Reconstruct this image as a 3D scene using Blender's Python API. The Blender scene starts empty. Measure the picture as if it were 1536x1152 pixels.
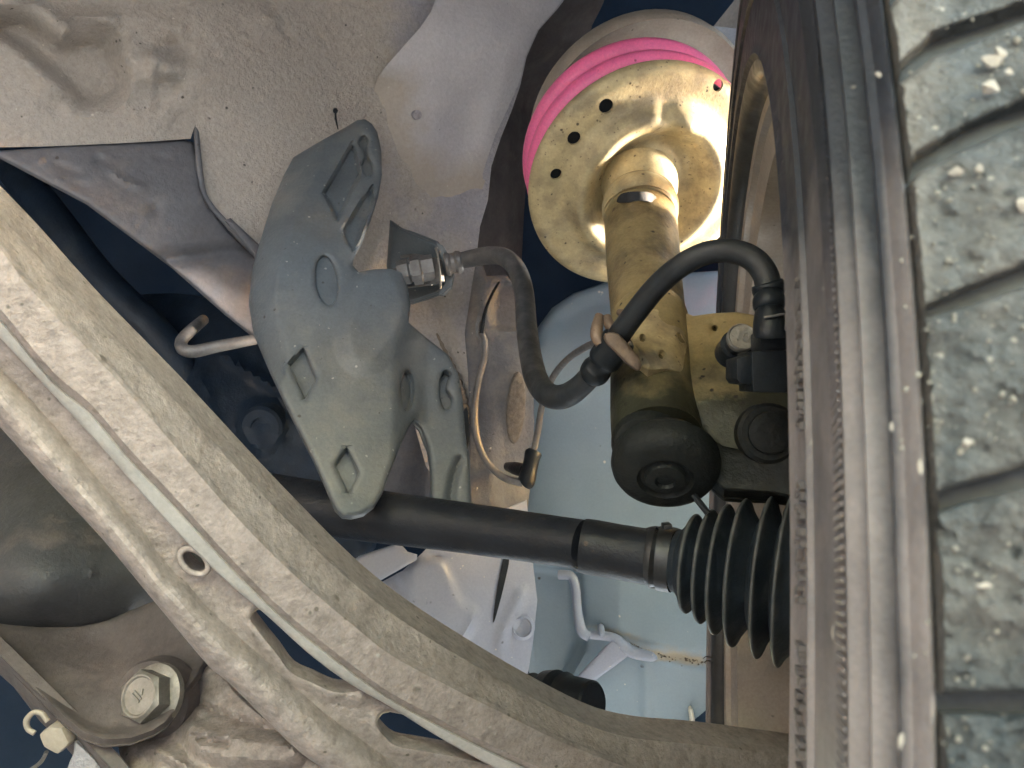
import bpy, bmesh, math, random
import numpy as np
from mathutils import Vector, Matrix
from mathutils.geometry import delaunay_2d_cdt
random.seed(7); np.random.seed(7)
S = bpy.context.scene
COL = S.collection

# ------------------------------------------------------------------ camera, sky, sun, exposure
PITCH, ROLL = math.radians(40), math.radians(0)
FPX, CX, CY = 1154.0, 768.0, 576.0            # focal length and centre of a 1536 x 1152 picture
EYE = Vector((0, 0, 0.172))                   # the camera lies just above the concrete, looking up past the wheel
RM = (Matrix.Rotation(ROLL, 3, 'Y') @ Matrix.Rotation(PITCH, 3, 'X'))
cd = bpy.data.cameras.new('camera'); cam = bpy.data.objects.new('camera', cd); COL.objects.link(cam)
cd.sensor_width = 36; cd.lens = FPX / 1536 * 36; cd.clip_start = 0.01; cd.clip_end = 500
cam.matrix_world = Matrix.Translation(EYE) @ (RM @ Matrix.Rotation(math.pi / 2, 3, 'X')).to_4x4()
cd.dof.use_dof = True; cd.dof.focus_distance = 0.62; cd.dof.aperture_fstop = 26
S.camera = cam
sw = Vector((0.985, 0.08, 0.09)).normalized()        # towards the sun
w = bpy.data.worlds.new('World'); S.world = w; w.use_nodes = True
nt = w.node_tree; sky = nt.nodes.new('ShaderNodeTexSky'); sky.sky_type = 'NISHITA'; sky.sun_disc = False
sky.sun_elevation = math.asin(sw.z); sky.sun_rotation = math.atan2(sw.x, sw.y)
bg = nt.nodes['Background']; bg.inputs[1].default_value = 0.15
nt.links.new(sky.outputs[0], bg.inputs[0])
sl = bpy.data.lights.new('sun', 'SUN'); sl.energy = 1.5; sl.angle = math.radians(10); sl.color = (1, 0.94, 0.86)
so = bpy.data.objects.new('sun', sl); COL.objects.link(so)
so.rotation_mode = 'QUATERNION'; so.rotation_quaternion = sw.to_track_quat('Z', 'Y'); so.location = sw * 5
S.view_settings.view_transform = 'Standard'; S.view_settings.look = 'None'
S.view_settings.exposure = 5.5; S.view_settings.gamma = 1.0; S.view_settings.use_curve_mapping = False

# ------------------------------------------------------------------ helpers: placing and meshes
def F(px, py, d):                              # right / forward / up of the point seen at a pixel, d metres ahead
    return Vector(((px - CX) / FPX * d, d, (CY - py) / FPX * d))
def Wd(p): return RM @ Vector(p) + EYE         # the same point in the world
def thing(name, label, cat, at, group=None):
    o = bpy.data.objects.new(name, None); COL.objects.link(o); o.empty_display_size = 0.02
    o.location = Wd(at); o['label'] = label; o['category'] = cat
    if group: o['group'] = group
    return o
def obj(name, verts, faces, mat, parent=None, sharp=35, attr=None, label=None, kind=None):
    if callable(attr): attr = [attr(v) for v in verts]
    me = bpy.data.meshes.new(name)
    off = Vector((0, 0, 0)); q = parent
    while q is not None: off += q.location; q = q.parent
    me.from_pydata([Wd(v) - off for v in verts], [], faces)
    if attr is not None:
        a = me.attributes.new('dust', 'FLOAT', 'POINT'); a.data.foreach_set('value', [float(x) for x in attr])
    bm = bmesh.new(); bm.from_mesh(me); bmesh.ops.recalc_face_normals(bm, faces=bm.faces); bm.to_mesh(me); bm.free()
    me.shade_smooth()
    if sharp: me.set_sharp_from_angle(angle=math.radians(sharp))
    me.materials.append(mat)
    o = bpy.data.objects.new(name, me); COL.objects.link(o); o.parent = parent
    if label: o['label'] = label
    if kind: o['kind'] = kind
    return o
def cr(pts, n=5, closed=True):                 # Catmull-Rom through points (any dimension)
    P = [np.array(p, float) for p in pts]; N = len(P); out = []
    rng = range(N) if closed else range(N - 1)
    for i in rng:
        p1, p2 = P[i], P[(i + 1) % N]
        p0 = P[i - 1] if (closed or i > 0) else 2 * p1 - p2
        p3 = P[(i + 2) % N] if (closed or i + 2 < N) else 2 * p2 - p1
        for k in range(n):
            t = k / n
            out.append(0.5 * (2 * p1 + (p2 - p0) * t + (2 * p0 - 5 * p1 + 4 * p2 - p3) * t * t + (3 * p1 - p0 - 3 * p2 + p3) * t ** 3))
    if not closed: out.append(P[-1])
    return [tuple(p) for p in out]
def ell(cx, cy, rx, ry, rot=0, n=24):
    c, s = math.cos(math.radians(rot)), math.sin(math.radians(rot))
    return [(cx + rx * math.cos(t) * c - ry * math.sin(t) * s, cy + rx * math.cos(t) * s + ry * math.sin(t) * c) for t in [2 * math.pi * k / n for k in range(n)]]
def seg_dist(x, y, pts, closed=True):
    x = np.asarray(x, float); y = np.asarray(y, float); best = np.full(x.shape, 1e9)
    n = len(pts); rng = range(n) if closed else range(n - 1)
    for i in rng:
        ax, ay = pts[i][:2]; bx, by = pts[(i + 1) % n][:2]; dx, dy = bx - ax, by - ay
        t = np.clip(((x - ax) * dx + (y - ay) * dy) / (dx * dx + dy * dy + 1e-12), 0, 1)
        best = np.minimum(best, np.hypot(x - ax - t * dx, y - ay - t * dy))
    return best
def inside(x, y, pts):
    x = np.asarray(x, float); y = np.asarray(y, float); r = np.zeros(x.shape, bool); n = len(pts)
    for i in range(n):
        ax, ay = pts[i][:2]; bx, by = pts[(i + 1) % n][:2]
        if ay == by: continue
        c = ((ay > y) != (by > y)) & (x < (bx - ax) * (y - ay) / (by - ay) + ax)
        r ^= c
    return r
def tps(ctrl, lam=1e-4):                       # smooth depth surface through (px, py, depth) points
    c = np.array(ctrl, float); xy = c[:, :2] / 300.0; n = len(c)
    def U(r2): return np.where(r2 > 1e-12, r2 * np.log(np.maximum(r2, 1e-12)), 0)
    d2 = ((xy[:, None] - xy[None]) ** 2).sum(2); A = np.zeros((n + 3, n + 3))
    A[:n, :n] = U(d2) + lam * np.eye(n); A[:n, n] = 1; A[:n, n + 1:] = xy; A[n, :n] = 1; A[n + 1:, :n] = xy.T
    b = np.zeros(n + 3); b[:n] = c[:, 2]; s = np.linalg.solve(A, b)
    def f(x, y):
        q = np.stack([np.asarray(x, float), np.asarray(y, float)], -1) / 300.0
        d2 = ((q[..., None, :] - xy) ** 2).sum(-1)
        return U(d2) @ s[:n] + s[n] + q @ s[n + 1:]
    return f
def plane(a, b, c):                            # flat depth: the plane through three points
    p, q, r = F(*a), F(*b), F(*c); n = (q - p).cross(r - p); k = n.dot(p)
    return lambda x, y: k / ((np.asarray(x, float) - CX) / FPX * n.x + n.y + (CY - np.asarray(y, float)) / FPX * n.z)
def gauss(cx, cy, sx, sy, h, rot=0):
    c, s = math.cos(math.radians(rot)), math.sin(math.radians(rot))
    return lambda x, y: h * np.exp(-(((x - cx) * c + (y - cy) * s) / sx) ** 2 - ((-(x - cx) * s + (y - cy) * c) / sy) ** 2)
def ridge(pts, wd, h, p=2):
    pts = cr(pts, 6, False)
    return lambda x, y: h * np.exp(-(seg_dist(x, y, pts, False) / wd) ** p)
def patch(poly, h, soft):                      # raised (h > 0) or sunk patch with soft walls
    return lambda x, y: h * np.clip(0.5 + np.where(inside(x, y, poly), 1, -1) * seg_dist(x, y, poly) / (2 * soft), 0, 1)
def lump(seed, scale, h, mask):                # lumpy relief inside a mask
    r = np.random.RandomState(seed); K = [(r.uniform(-1, 1, 2) * (0.6 + 1.2 * r.rand()), r.uniform(0, 6.28)) for _ in range(14)]
    return lambda x, y: h * mask(x, y) * sum(np.sin((x * k[0] + y * k[1]) / scale * 2 + p) for k, p in K) / 4
def panel(name, outline, depth, mat, parent=None, holes=(), thick=0.004, fix=None, step=10, rnd=0, rw=8, bumps=(), dust=None, sharp=35, label=None, kind=None):
    """a sheet or plate: outline and holes drawn at a depth, given relief, real thickness and rounded edges"""
    loops = [list(outline)] + [list(h) for h in holes]; V = []; Ed = []; dense = []
    for L in loops:
        b = len(V); dens = []
        for i in range(len(L)):
            p, q = L[i], L[(i + 1) % len(L)]; m = max(1, int(math.hypot(q[0] - p[0], q[1] - p[1]) / (step * 1.5)))
            dens += [(p[0] + (q[0] - p[0]) * k / m, p[1] + (q[1] - p[1]) * k / m) for k in range(m)]
        dense.append(dens); V += dens; Ed += [(b + i, b + (i + 1) % len(dens)) for i in range(len(dens))]
    xs = [p[0] for p in outline]; ys = [p[1] for p in outline]
    gx, gy = np.meshgrid(np.arange(min(xs), max(xs), step), np.arange(min(ys), max(ys), step * 0.866)); gx = gx + (np.arange(gx.shape[0]) % 2)[:, None] * step / 2
    gx = gx.ravel(); gy = gy.ravel(); ok = inside(gx, gy, outline)
    for L in loops: ok &= seg_dist(gx, gy, L) > step * 0.45
    for h in holes: ok &= ~inside(gx, gy, h)
    if rnd:                                    # a ring of extra points just inside the rounded edges
        used = np.zeros((0, 2))
        for L in dense:
            A_ = np.array(L, float); t = np.roll(A_, -1, 0) - np.roll(A_, 1, 0); t /= np.hypot(t[:, 0], t[:, 1])[:, None] + 1e-9; nr = np.stack([-t[:, 1], t[:, 0]], 1)
            for fr in (0.15, 0.5, 1.0):
                for sg in (1, -1):
                    c = A_ + sg * nr * rw * fr; o = inside(c[:, 0], c[:, 1], outline)
                    for h in holes: o &= ~inside(c[:, 0], c[:, 1], h)
                    for M in loops: o &= seg_dist(c[:, 0], c[:, 1], M) > rw * fr * 0.85
                    used = np.concatenate([used, c[o]])
        V += [tuple(p) for p in used]
        for L in loops: ok &= seg_dist(gx, gy, L) > rw * 1.0 + step * .35
    V += [(x, y) for x, y in zip(gx[ok], gy[ok])]
    vs, es, fs, *_ = delaunay_2d_cdt([Vector(v) for v in V], Ed, [], 0, 1e-4)
    vx = np.array([v.x for v in vs]); vy = np.array([v.y for v in vs]); T = np.array(fs)
    cxm, cym = vx[T].mean(1), vy[T].mean(1); keep = inside(cxm, cym, outline)
    for h in holes: keep &= ~inside(cxm, cym, h)
    T = T[keep]
    d = np.array(depth(vx, vy), float)
    d0 = d.copy()
    for b in bumps: d = d - b(vx, vy)
    if rnd:
        e = np.min([seg_dist(vx, vy, L) for L in loops], axis=0); u = np.clip(e / rw, 0, 1)
        d = d + rnd * (1 - np.sqrt(np.clip(1 - (1 - u) ** 2, 0, 1)))
    pts = np.stack([(vx - CX) / FPX * d, d, (CY - vy) / FPX * d], 1)
    if fix: pts = fix(pts)
    flat = pts if not rnd else np.stack([(vx - CX) / FPX * d0, d0, (CY - vy) / FPX * d0], 1)
    n = np.zeros_like(pts); fn = np.cross(flat[T[:, 1]] - flat[T[:, 0]], flat[T[:, 2]] - flat[T[:, 0]])
    fn *= np.where((fn * flat[T].mean(1)).sum(1) > 0, -1, 1)[:, None]
    for k in range(3): np.add.at(n, T[:, k], fn)
    n /= np.linalg.norm(n, axis=1)[:, None] + 1e-12
    back = pts - n * thick; N = len(pts)
    faces = [tuple(t) for t in T] + [tuple(N + i for i in t[::-1]) for t in T]
    cnt = {}
    for t in T:
        for a, b in ((t[0], t[1]), (t[1], t[2]), (t[2], t[0])): cnt.setdefault((min(a, b), max(a, b)), []).append((a, b))
    for k, l in cnt.items():
        if len(l) == 1: a, b = l[0]; faces.append((b, a, N + a, N + b))
    at = None
    if dust is not None:
        z = np.clip(dust(vx, vy), 0, 1); at = np.concatenate([z, z])
    return obj(name, [tuple(p) for p in pts] + [tuple(p) for p in back], [tuple(int(i) for i in f_) for f_ in faces], mat, parent, sharp, at, label, kind)
def sweep(P, R, seg=16, caps=True):            # tube verts/faces along 3-D points with radii
    P = [Vector(p) for p in P]; V = []; Fc = []; n = None
    for i, p in enumerate(P):
        t = (P[min(i + 1, len(P) - 1)] - P[max(i - 1, 0)]).normalized()
        if n is None: n = t.orthogonal().normalized()
        else: n = (n - t * n.dot(t)).normalized()
        b = t.cross(n)
        for k in range(seg): a = 2 * math.pi * k / seg; V.append(p + (n * math.cos(a) + b * math.sin(a)) * R[i])
    for i in range(len(P) - 1):
        for k in range(seg): Fc.append((i * seg + k, i * seg + (k + 1) % seg, (i + 1) * seg + (k + 1) % seg, (i + 1) * seg + k))
    if caps: Fc.append(tuple(range(seg))[::-1]); Fc.append(tuple((len(P) - 1) * seg + k for k in range(seg)))
    return V, Fc
def tube(name, path, mat, parent=None, seg=16, n=6, ripple=None, sharp=40, label=None, attr=None):
    """path: (px, py, depth, radius in pixels)"""
    q = cr(path, n, False); P = [F(*p[:3]) for p in q]; R = [p[3] * p[2] / FPX for p in q]
    if ripple: R = [r * (1 + ripple * ((i % 2) * 2 - 1)) for i, r in enumerate(R)]
    V, Fc = sweep(P, R, seg); return obj(name, V, Fc, mat, parent, sharp, attr, label=label)
def lathe(name, c, axis, prof, mat, parent=None, seg=48, sharp=30, closed=False, label=None, ref=None, kind=None, only=False, attr=None):
    """prof: (along the axis, radius) from the centre c"""
    c = Vector(c); a = Vector(axis).normalized(); u = (Vector(ref) - a * a.dot(Vector(ref))).normalized() if ref else a.orthogonal().normalized(); v = a.cross(u)
    V = []; Fc = []; m = len(prof)
    for h, r in prof:
        for k in range(seg): t = 2 * math.pi * k / seg; V.append(c + a * h + (u * math.cos(t) + v * math.sin(t)) * max(r, 1e-5))
    for i in range(m if closed else m - 1):
        j = (i + 1) % m
        for k in range(seg): Fc.append((i * seg + k, i * seg + (k + 1) % seg, j * seg + (k + 1) % seg, j * seg + k))
    if only: return V, Fc
    return obj(name, V, Fc, mat, parent, sharp, attr, label=label, kind=kind)
def hexhead(name, c, axis, r, h, mat, parent, flange=1.35, dish=True):
    c = Vector(c); a = Vector(axis).normalized()
    lathe('washer', c, a, [(-h * 0.1, r * flange * 0.6), (-h * 0.1, r * flange), (h * 0.14, r * flange * 0.98), (h * 0.26, r * 1.0), (h * 0.26, 0)], mat, parent, 32)
    u = a.orthogonal().normalized(); v = a.cross(u); V = []; Fc = []
    rings = [(0.1, 1), (0.88, 1), (1.0, 0.86), (1.0, 0.8), (0.93, 0.74), (0.93, 0)] if dish else [(0.1, 1), (0.88, 1), (1, 0.86), (1, 0)]
    for i, (z, s) in enumerate(rings):
        for k in range(24):
            t = 2 * math.pi * k / 24; hx = math.cos(math.pi / 6) / math.cos((t % (math.pi / 3)) - math.pi / 6)
            rr = r * s * ((hx * 1.1) if s == 1 else 1); V.append(c + a * h * z + (u * math.cos(t) + v * math.sin(t)) * max(rr, 1e-5))
    for i in range(len(rings) - 1):
        for k in range(24): Fc.append((i * 24 + k, i * 24 + (k + 1) % 24, (i + 1) * 24 + (k + 1) % 24, (i + 1) * 24 + k))
    return obj(name, V, Fc, mat, parent, 30)
def block(name, corners, mat, parent, bev=0.001, label=None):
    """a bevelled solid from two loops of 3-D points (front loop, back loop)"""
    n = len(corners) // 2; bm = bmesh.new(); vs = [bm.verts.new(c) for c in corners]
    bm.faces.new(vs[:n]); bm.faces.new(vs[n:][::-1])
    for i in range(n): bm.faces.new((vs[i], vs[n + i], vs[n + (i + 1) % n], vs[(i + 1) % n]))
    if bev: bmesh.ops.bevel(bm, geom=bm.edges[:], offset=bev, segments=2, affect='EDGES', profile=0.6)
    bm.verts.index_update()
    V = [v.co.copy() for v in bm.verts]; Fc = [tuple(v.index for v in f.verts) for f in bm.faces]; bm.free()
    return obj(name, V, Fc, mat, parent, 30, label=label)
def pblock(name, poly, d, dep, mat, parent, bev=0.001, slant=(0, 0), label=None):
    """block whose front face is a pixel polygon at depth d (number or per-vertex list), dep metres deep along the view"""
    ds = d if isinstance(d, (list, tuple)) else [d] * len(poly)
    fr = [F(p[0], p[1], dd) for p, dd in zip(poly, ds)]
    bk = [v + Vector((slant[0], dep, slant[1])) for v in fr]
    return block(name, fr + bk, mat, parent, bev, label)

# ------------------------------------------------------------------ materials
def mat(name, base, rough=0.6, metal=0.0, var=0.25, vscale=30, spots=None, dustcol=None, dust_shade_attr=False, dust_amt=0.0, dscale=25, bump=0.15, bscale=220, spec=0.5, grain=0.12, bdist=0.003):
    m = bpy.data.materials.new(name); m.use_nodes = True; t = m.node_tree; N = t.nodes; L = t.links
    b = N['Principled BSDF']; b.inputs['Roughness'].default_value = rough; b.inputs['Metallic'].default_value = metal; b.inputs['Specular IOR Level'].default_value = spec
    g = N.new('ShaderNodeNewGeometry'); vec = g.outputs['Position']
    def noise(sc, det=5, rg=0.6):
        n = N.new('ShaderNodeTexNoise'); n.inputs['Scale'].default_value = sc; n.inputs['Detail'].default_value = det; n.inputs['Roughness'].default_value = rg; L.new(vec, n.inputs['Vector']); return n.outputs['Fac']
    def ramp(fac, a, b_, c0=0, c1=1):
        r = N.new('ShaderNodeMapRange'); r.inputs['From Min'].default_value = a; r.inputs['From Max'].default_value = b_; r.inputs['To Min'].default_value = c0; r.inputs['To Max'].default_value = c1; L.new(fac, r.inputs['Value']); return r.outputs['Result']
    def mix(fac, A, B):
        x = N.new('ShaderNodeMix'); x.data_type = 'RGBA'
        if isinstance(fac, float): x.inputs[0].default_value = fac
        else: L.new(fac, x.inputs[0])
        for i, c in ((6, A), (7, B)):
            if isinstance(c, tuple): x.inputs[i].default_value = (*c, 1)
            else: L.new(c, x.inputs[i])
        return x.outputs[2]
    def mul(a, c):
        x = N.new('ShaderNodeMath'); x.operation = 'MULTIPLY'; L.new(a, x.inputs[0])
        if isinstance(c, (int, float)): x.inputs[1].default_value = c
        else: L.new(c, x.inputs[1])
        return x.outputs[0]
    lo = tuple(c * (1 - var) for c in base); hi = tuple(min(1, c * (1 + var)) for c in base)
    col = mix(ramp(noise(vscale), 0.3, 0.7), lo, hi)
    if dustcol:
        if dust_shade_attr:
            a = N.new('ShaderNodeAttribute'); a.attribute_name = 'dust'  # value holds dust, plus painted light and shade on strut, knuckle, tyre, boot
            s = N.new('ShaderNodeMath'); s.operation = 'ADD'; L.new(a.outputs['Fac'], s.inputs[0]); L.new(ramp(noise(dscale, 6), 0.25, 0.75, -0.25, 0.25), s.inputs[1])
            f = ramp(s.outputs[0], 0.2, 0.8)
        else: f = ramp(noise(dscale, 6), 0.68 - dust_amt * 0.5, 0.86 - dust_amt * 0.5, 0, min(1, 0.4 + dust_amt))
        col = mix(f, col, dustcol)
    if spots:                                   # (colour, scale, amount) small dark or pale specks
        for sc, scale, amt in spots:
            vz = N.new('ShaderNodeTexVoronoi'); vz.inputs['Scale'].default_value = scale; L.new(vec, vz.inputs['Vector'])
            f = mul(ramp(vz.outputs['Distance'], 0.30, 0.16), ramp(noise(scale * 0.53, 2), 0.70 - amt, 0.74 - amt))
            col = mix(f, col, sc)
    if grain:
        hs = N.new('ShaderNodeHueSaturation'); L.new(ramp(noise(bscale * 1.6, 4, 0.7), 0.3, 0.7, 1 - grain, 1 + grain), hs.inputs['Value']); L.new(col, hs.inputs['Color']); col = hs.outputs[0]
    L.new(col, b.inputs['Base Color'])
    if rough > 0: L.new(ramp(noise(vscale * 1.7), 0.3, 0.7, max(0.05, rough - 0.12), min(1, rough + 0.12)), b.inputs['Roughness'])
    if bump:
        bp = N.new('ShaderNodeBump'); bp.inputs['Strength'].default_value = bump; bp.inputs['Distance'].default_value = bdist; L.new(noise(bscale, 5, 0.65), bp.inputs['Height']); L.new(bp.outputs[0], b.inputs['Normal'])
    return m
DK = (0.06, 0.05, 0.045); PALE = (0.62, 0.57, 0.5)
M_body = mat('body_paint', (0.31, 0.30, 0.335), 0.55, 0, 0.16, 9, spots=[(DK, 150, 0.04), (PALE, 170, 0.04), (DK, 70, 0.0)], dustcol=(0.385, 0.345, 0.31), dust_shade_attr=True, dscale=40, bump=0.7, bscale=150, bdist=.006, grain=.14)
M_rail = mat('rail_paint', (0.12, 0.118, 0.13), 0.5, 0, 0.15, 14, spots=[(DK, 110, 0.03)], dustcol=(0.19, 0.165, 0.155), dust_amt=0.25, bump=0.4, bscale=120)
M_cover = mat('cover_plastic', (0.098, 0.112, 0.124), 0.5, 0, 0.16, 18, spots=[((0.3, 0.3, 0.29), 190, 0.07), ((.04, .04, .04), 150, .05)], dustcol=(0.165, 0.163, 0.155), dust_amt=0.35, dscale=14, bump=0.22)
M_wing = mat('wing_plate', (0.042, 0.062, 0.090), 0.7, 0, 0.15, 18, spots=[((.03, .03, .03), 150, .05)], dustcol=(0.07, 0.08, 0.09), dust_amt=0.2, dscale=14, bump=0.2, spec=.1)
M_clamp = mat('clamp_steel', (0.045, 0.046, 0.05), 0.4, 0.6, 0.2, 60, bump=0.1)
M_gold = mat('zinc_plate', (0.43, 0.345, 0.19), 0.5, 0.12, 0.22, 30, spots=[((0.07, 0.05, 0.03), 150, 0.09), ((0.10, 0.07, 0.04), 80, 0.03), ((0.2, 0.15, 0.09), 240, 0.14)], dustcol=(0.215, 0.17, 0.105), dust_amt=0.45, dscale=26, bump=0.2)
M_goldshade = mat('shaded_plating', (0.030, 0.031, 0.020), 0.5, 0.1, 0.3, 30, spots=[((0.02, 0.018, 0.015), 130, 0.14)], dustcol=(0.30, 0.235, 0.11), dust_shade_attr=True, dscale=34, bump=0.25, spec=.35)  # dark base is painted shade; the gold plating tone comes in by attribute
M_tube = mat('tube_plating', (0.29, 0.225, 0.11), 0.45, 0.3, 0.3, 26, spots=[((0.06, 0.045, 0.03), 130, 0.10), ((0.09, 0.06, 0.04), 80, 0.05)], dustcol=(0.09, 0.065, 0.04), dust_amt=0.45, dscale=24, bump=0.2)
M_pink = mat('pink_paint', (0.80, 0.15, 0.33), 0.45, 0, 0.08, 20, bump=0.04, spots=[((0.3, 0.05, 0.1), 160, 0.03)], dustcol=(.5, .2, .25), dust_amt=.1)
M_mount = mat('mount_steel', (0.33, 0.285, 0.24), 0.55, 0.1, 0.15, 30, spots=[(DK, 120, 0.05)], bump=0.15)
M_rubber = mat('black_rubber', (0.010, 0.013, 0.017), 0.45, 0, 0.3, 40, dustcol=(0.035, 0.035, 0.033), dust_amt=0.12, bump=0.15, spec=0.3)
M_boot = mat('boot_rubber', (0.019, 0.025, 0.033), 0.5, 0, 0.25, 40, dustcol=(0.10, 0.10, 0.098), dust_shade_attr=True, dscale=50, bump=0.2, spec=.3)  # dustcol also carries the painted light on the fold crests
M_hose = mat('hose_rubber', (0.016, 0.019, 0.023), 0.55, 0, 0.25, 40, dustcol=(0.105, 0.098, 0.095), dust_shade_attr=True, dscale=60, bump=0.15)
M_shaft = mat('shaft_paint', (0.011, 0.013, 0.019), 0.45, 0, 0.25, 30, dustcol=(0.035, 0.03, 0.027), dust_amt=0.2, bump=0.25, spots=[((0.06, 0.04, 0.03), 130, 0.06)], spec=0.3)
M_iron = mat('dark_iron', (0.010, 0.012, 0.012), 0.6, 0.0, 0.3, 40, dustcol=(0.02, 0.018, 0.012), dust_amt=0.25, bump=0.5, bscale=150, spec=0.3)
M_steel = mat('bolt_steel', (0.26, 0.24, 0.215), 0.45, 0.55, 0.25, 80, dustcol=(0.22, 0.195, 0.165), dust_amt=0.3, bump=0.3)
M_dkst = mat('grey_steel', (0.16, 0.15, 0.145), 0.5, 0.4, 0.25, 80, dustcol=(0.24, 0.2, 0.16), dust_amt=0.25, bump=0.2)
M_alloy = mat('cast_alloy', (0.295, 0.25, 0.232), 0.55, 0.15, 0.18, 70, spots=[((0.13, 0.11, 0.095), 90, 0.05), ((0.12, 0.105, 0.09), 190, 0.08), ((.38, .35, .32), 170, .05)], dustcol=(0.175, 0.148, 0.135), dust_amt=0.34, dscale=130, bump=0.55, bscale=210, grain=.18)
M_mach = mat('machined_edge', (0.42, 0.405, 0.39), 0.45, 0.2, 0.08, 60, bump=0.06)
M_liner = mat('liner_paint', (0.225, 0.285, 0.33), 0.4, 0, 0.06, 10, spots=[(DK, 85, 0.02), (PALE, 120, 0.03)], bump=0.1, dustcol=(0.33, 0.28, 0.2), dust_shade_attr=True, dscale=60, grain=.05)
M_sheet = mat('lower_sheet_paint', (0.31, 0.33, 0.40), 0.42, 0, 0.06, 14, spots=[(DK, 110, 0.05), (PALE, 200, 0.04)], bump=0.12, grain=.06)
M_tyre = mat('tyre_rubber', (0.016, 0.018, 0.025), 0.55, 0, 0.2, 60, dustcol=(0.205, 0.178, 0.172), dust_shade_attr=True, dscale=24, bump=0.3, bscale=500, spots=[((0.3, 0.27, 0.23), 260, 0.03)])  # dustcol also carries the painted light low on the tyre
M_tread = mat('tread_rubber', (0.015, 0.020, 0.023), 0.6, 0, 0.35, 90, dustcol=(0.088, 0.080, 0.072), dust_shade_attr=True, dscale=48, bump=0.9, bscale=400, bdist=.002, spots=[((0.010, 0.012, 0.012), 240, .12), ((.19, .175, .15), 420, .10)], grain=.28)
M_groove = mat('groove_rubber', (0.012, 0.014, 0.017), 0.65, 0, 0.2, 80, dustcol=(0.06, 0.05, 0.045), dust_amt=0.15, bump=0.2)
M_rim = mat('rim_alloy', (0.36, 0.31, 0.26), 0.4, 0.3, 0.12, 20, bump=0.05, spots=[(DK, 120, 0.02)])
M_rimd = mat('rim_dark_lip', (0.05, 0.05, 0.05), 0.4, 0.2, 0.2, 40, bump=0.05)
M_letter = mat('letter_rubber', (0.10, 0.085, 0.08), 0.7, 0, 0.2, 80)
M_plate = mat('mount_plate', (0.105, 0.088, 0.085), 0.6, 0.1, 0.2, 24, dustcol=(0.175, 0.142, 0.132), dust_amt=0.3, bump=0.3, bscale=120)
M_can = mat('pan_black', (0.05, 0.05, 0.055), 0.55, 0.1, 0.2, 20, dustcol=(0.2, 0.16, 0.14), dust_amt=0.15, dscale=14, bump=0.3)
M_navy = mat('bay_navy', (0.010, 0.030, 0.070), 0.75, 0, 0.15, 6, bump=0)
M_lug = mat('lug_steel', (0.16, 0.115, 0.085), 0.5, 0.3, 0.25, 60, spots=[((.05, .03, .02), 180, .1)], dustcol=(0.24, 0.18, 0.13), dust_amt=.3, bump=.3)
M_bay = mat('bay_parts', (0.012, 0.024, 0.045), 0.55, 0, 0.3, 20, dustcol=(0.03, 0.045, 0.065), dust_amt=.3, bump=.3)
M_whouse = mat('wheelhouse_paint', (0.43, 0.415, 0.44), 0.45, 0, 0.06, 9, spots=[(DK, 120, 0.02), (PALE, 150, 0.03)], dustcol=(0.37, 0.325, 0.285), dust_shade_attr=True, dscale=36, bump=0.25, bscale=150, bdist=.005, grain=.08)
M_stone = mat('pale_stone', (0.24, 0.215, 0.185), 0.85, 0, 0.25, 60, bump=0.5)
M_crumb = mat('mud_crumb', (0.15, 0.14, 0.12), 0.9, 0, 0.25, 120, bump=0.5)
M_mud = mat('dry_mud', (0.20, 0.16, 0.125), 0.9, 0, 0.25, 120, bump=0.8)
M_white = mat('white_sealant', (0.75, 0.68, 0.56), 0.6, 0, 0.1, 60, bump=0.3)
M_ground = mat('concrete', (0.40, 0.39, 0.385), 0.85, 0, 0.12, 2, bump=0.4, bscale=30)

# ------------------------------------------------------------------ ground and the dark bay
g = bpy.data.meshes.new('ground'); s_ = 60; g.from_pydata([(-s_, -s_, 0), (s_, -s_, 0), (s_, s_, 0), (-s_, s_, 0)], [], [(0, 1, 2, 3)]); g.materials.append(M_ground)
go = bpy.data.objects.new('ground', g); COL.objects.link(go); go['kind'] = 'structure'
# engine bay: five sides of an open box behind everything
bx0, bx1, by0, by1, bz0, bz1 = -1.15, 0.62, 0.62, 1.55, -0.95, 0.95
V = []; Fc = []; nu, nv = 48, 28
for iu in range(nu):
    for iv in range(nv + 1):
        a = 2 * math.pi * iu / nu; t = math.pi / 2 * iv / nv * 1.0
        V.append(Vector((-.33 + .86 * math.cos(a) * math.cos(t), .52 + 1.05 * math.sin(t), -.02 + .93 * math.sin(a) * math.cos(t))))
def keepf(f):
    c = sum((V[i] for i in f), Vector()) / 4
    return not (c.x > .30 and c.z > -.15 and c.y < 1.15) and not (c.x > -.15 and c.z < -.52 * c.y - .03)
Fc = [f for f in [(iu * (nv + 1) + iv, ((iu + 1) % nu) * (nv + 1) + iv, ((iu + 1) % nu) * (nv + 1) + iv + 1, iu * (nv + 1) + iv + 1) for iu in range(nu) for iv in range(nv)] if keepf(f)]
e = obj('engine_bay', V, Fc, M_navy, None, 0); e['kind'] = 'structure'

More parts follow.
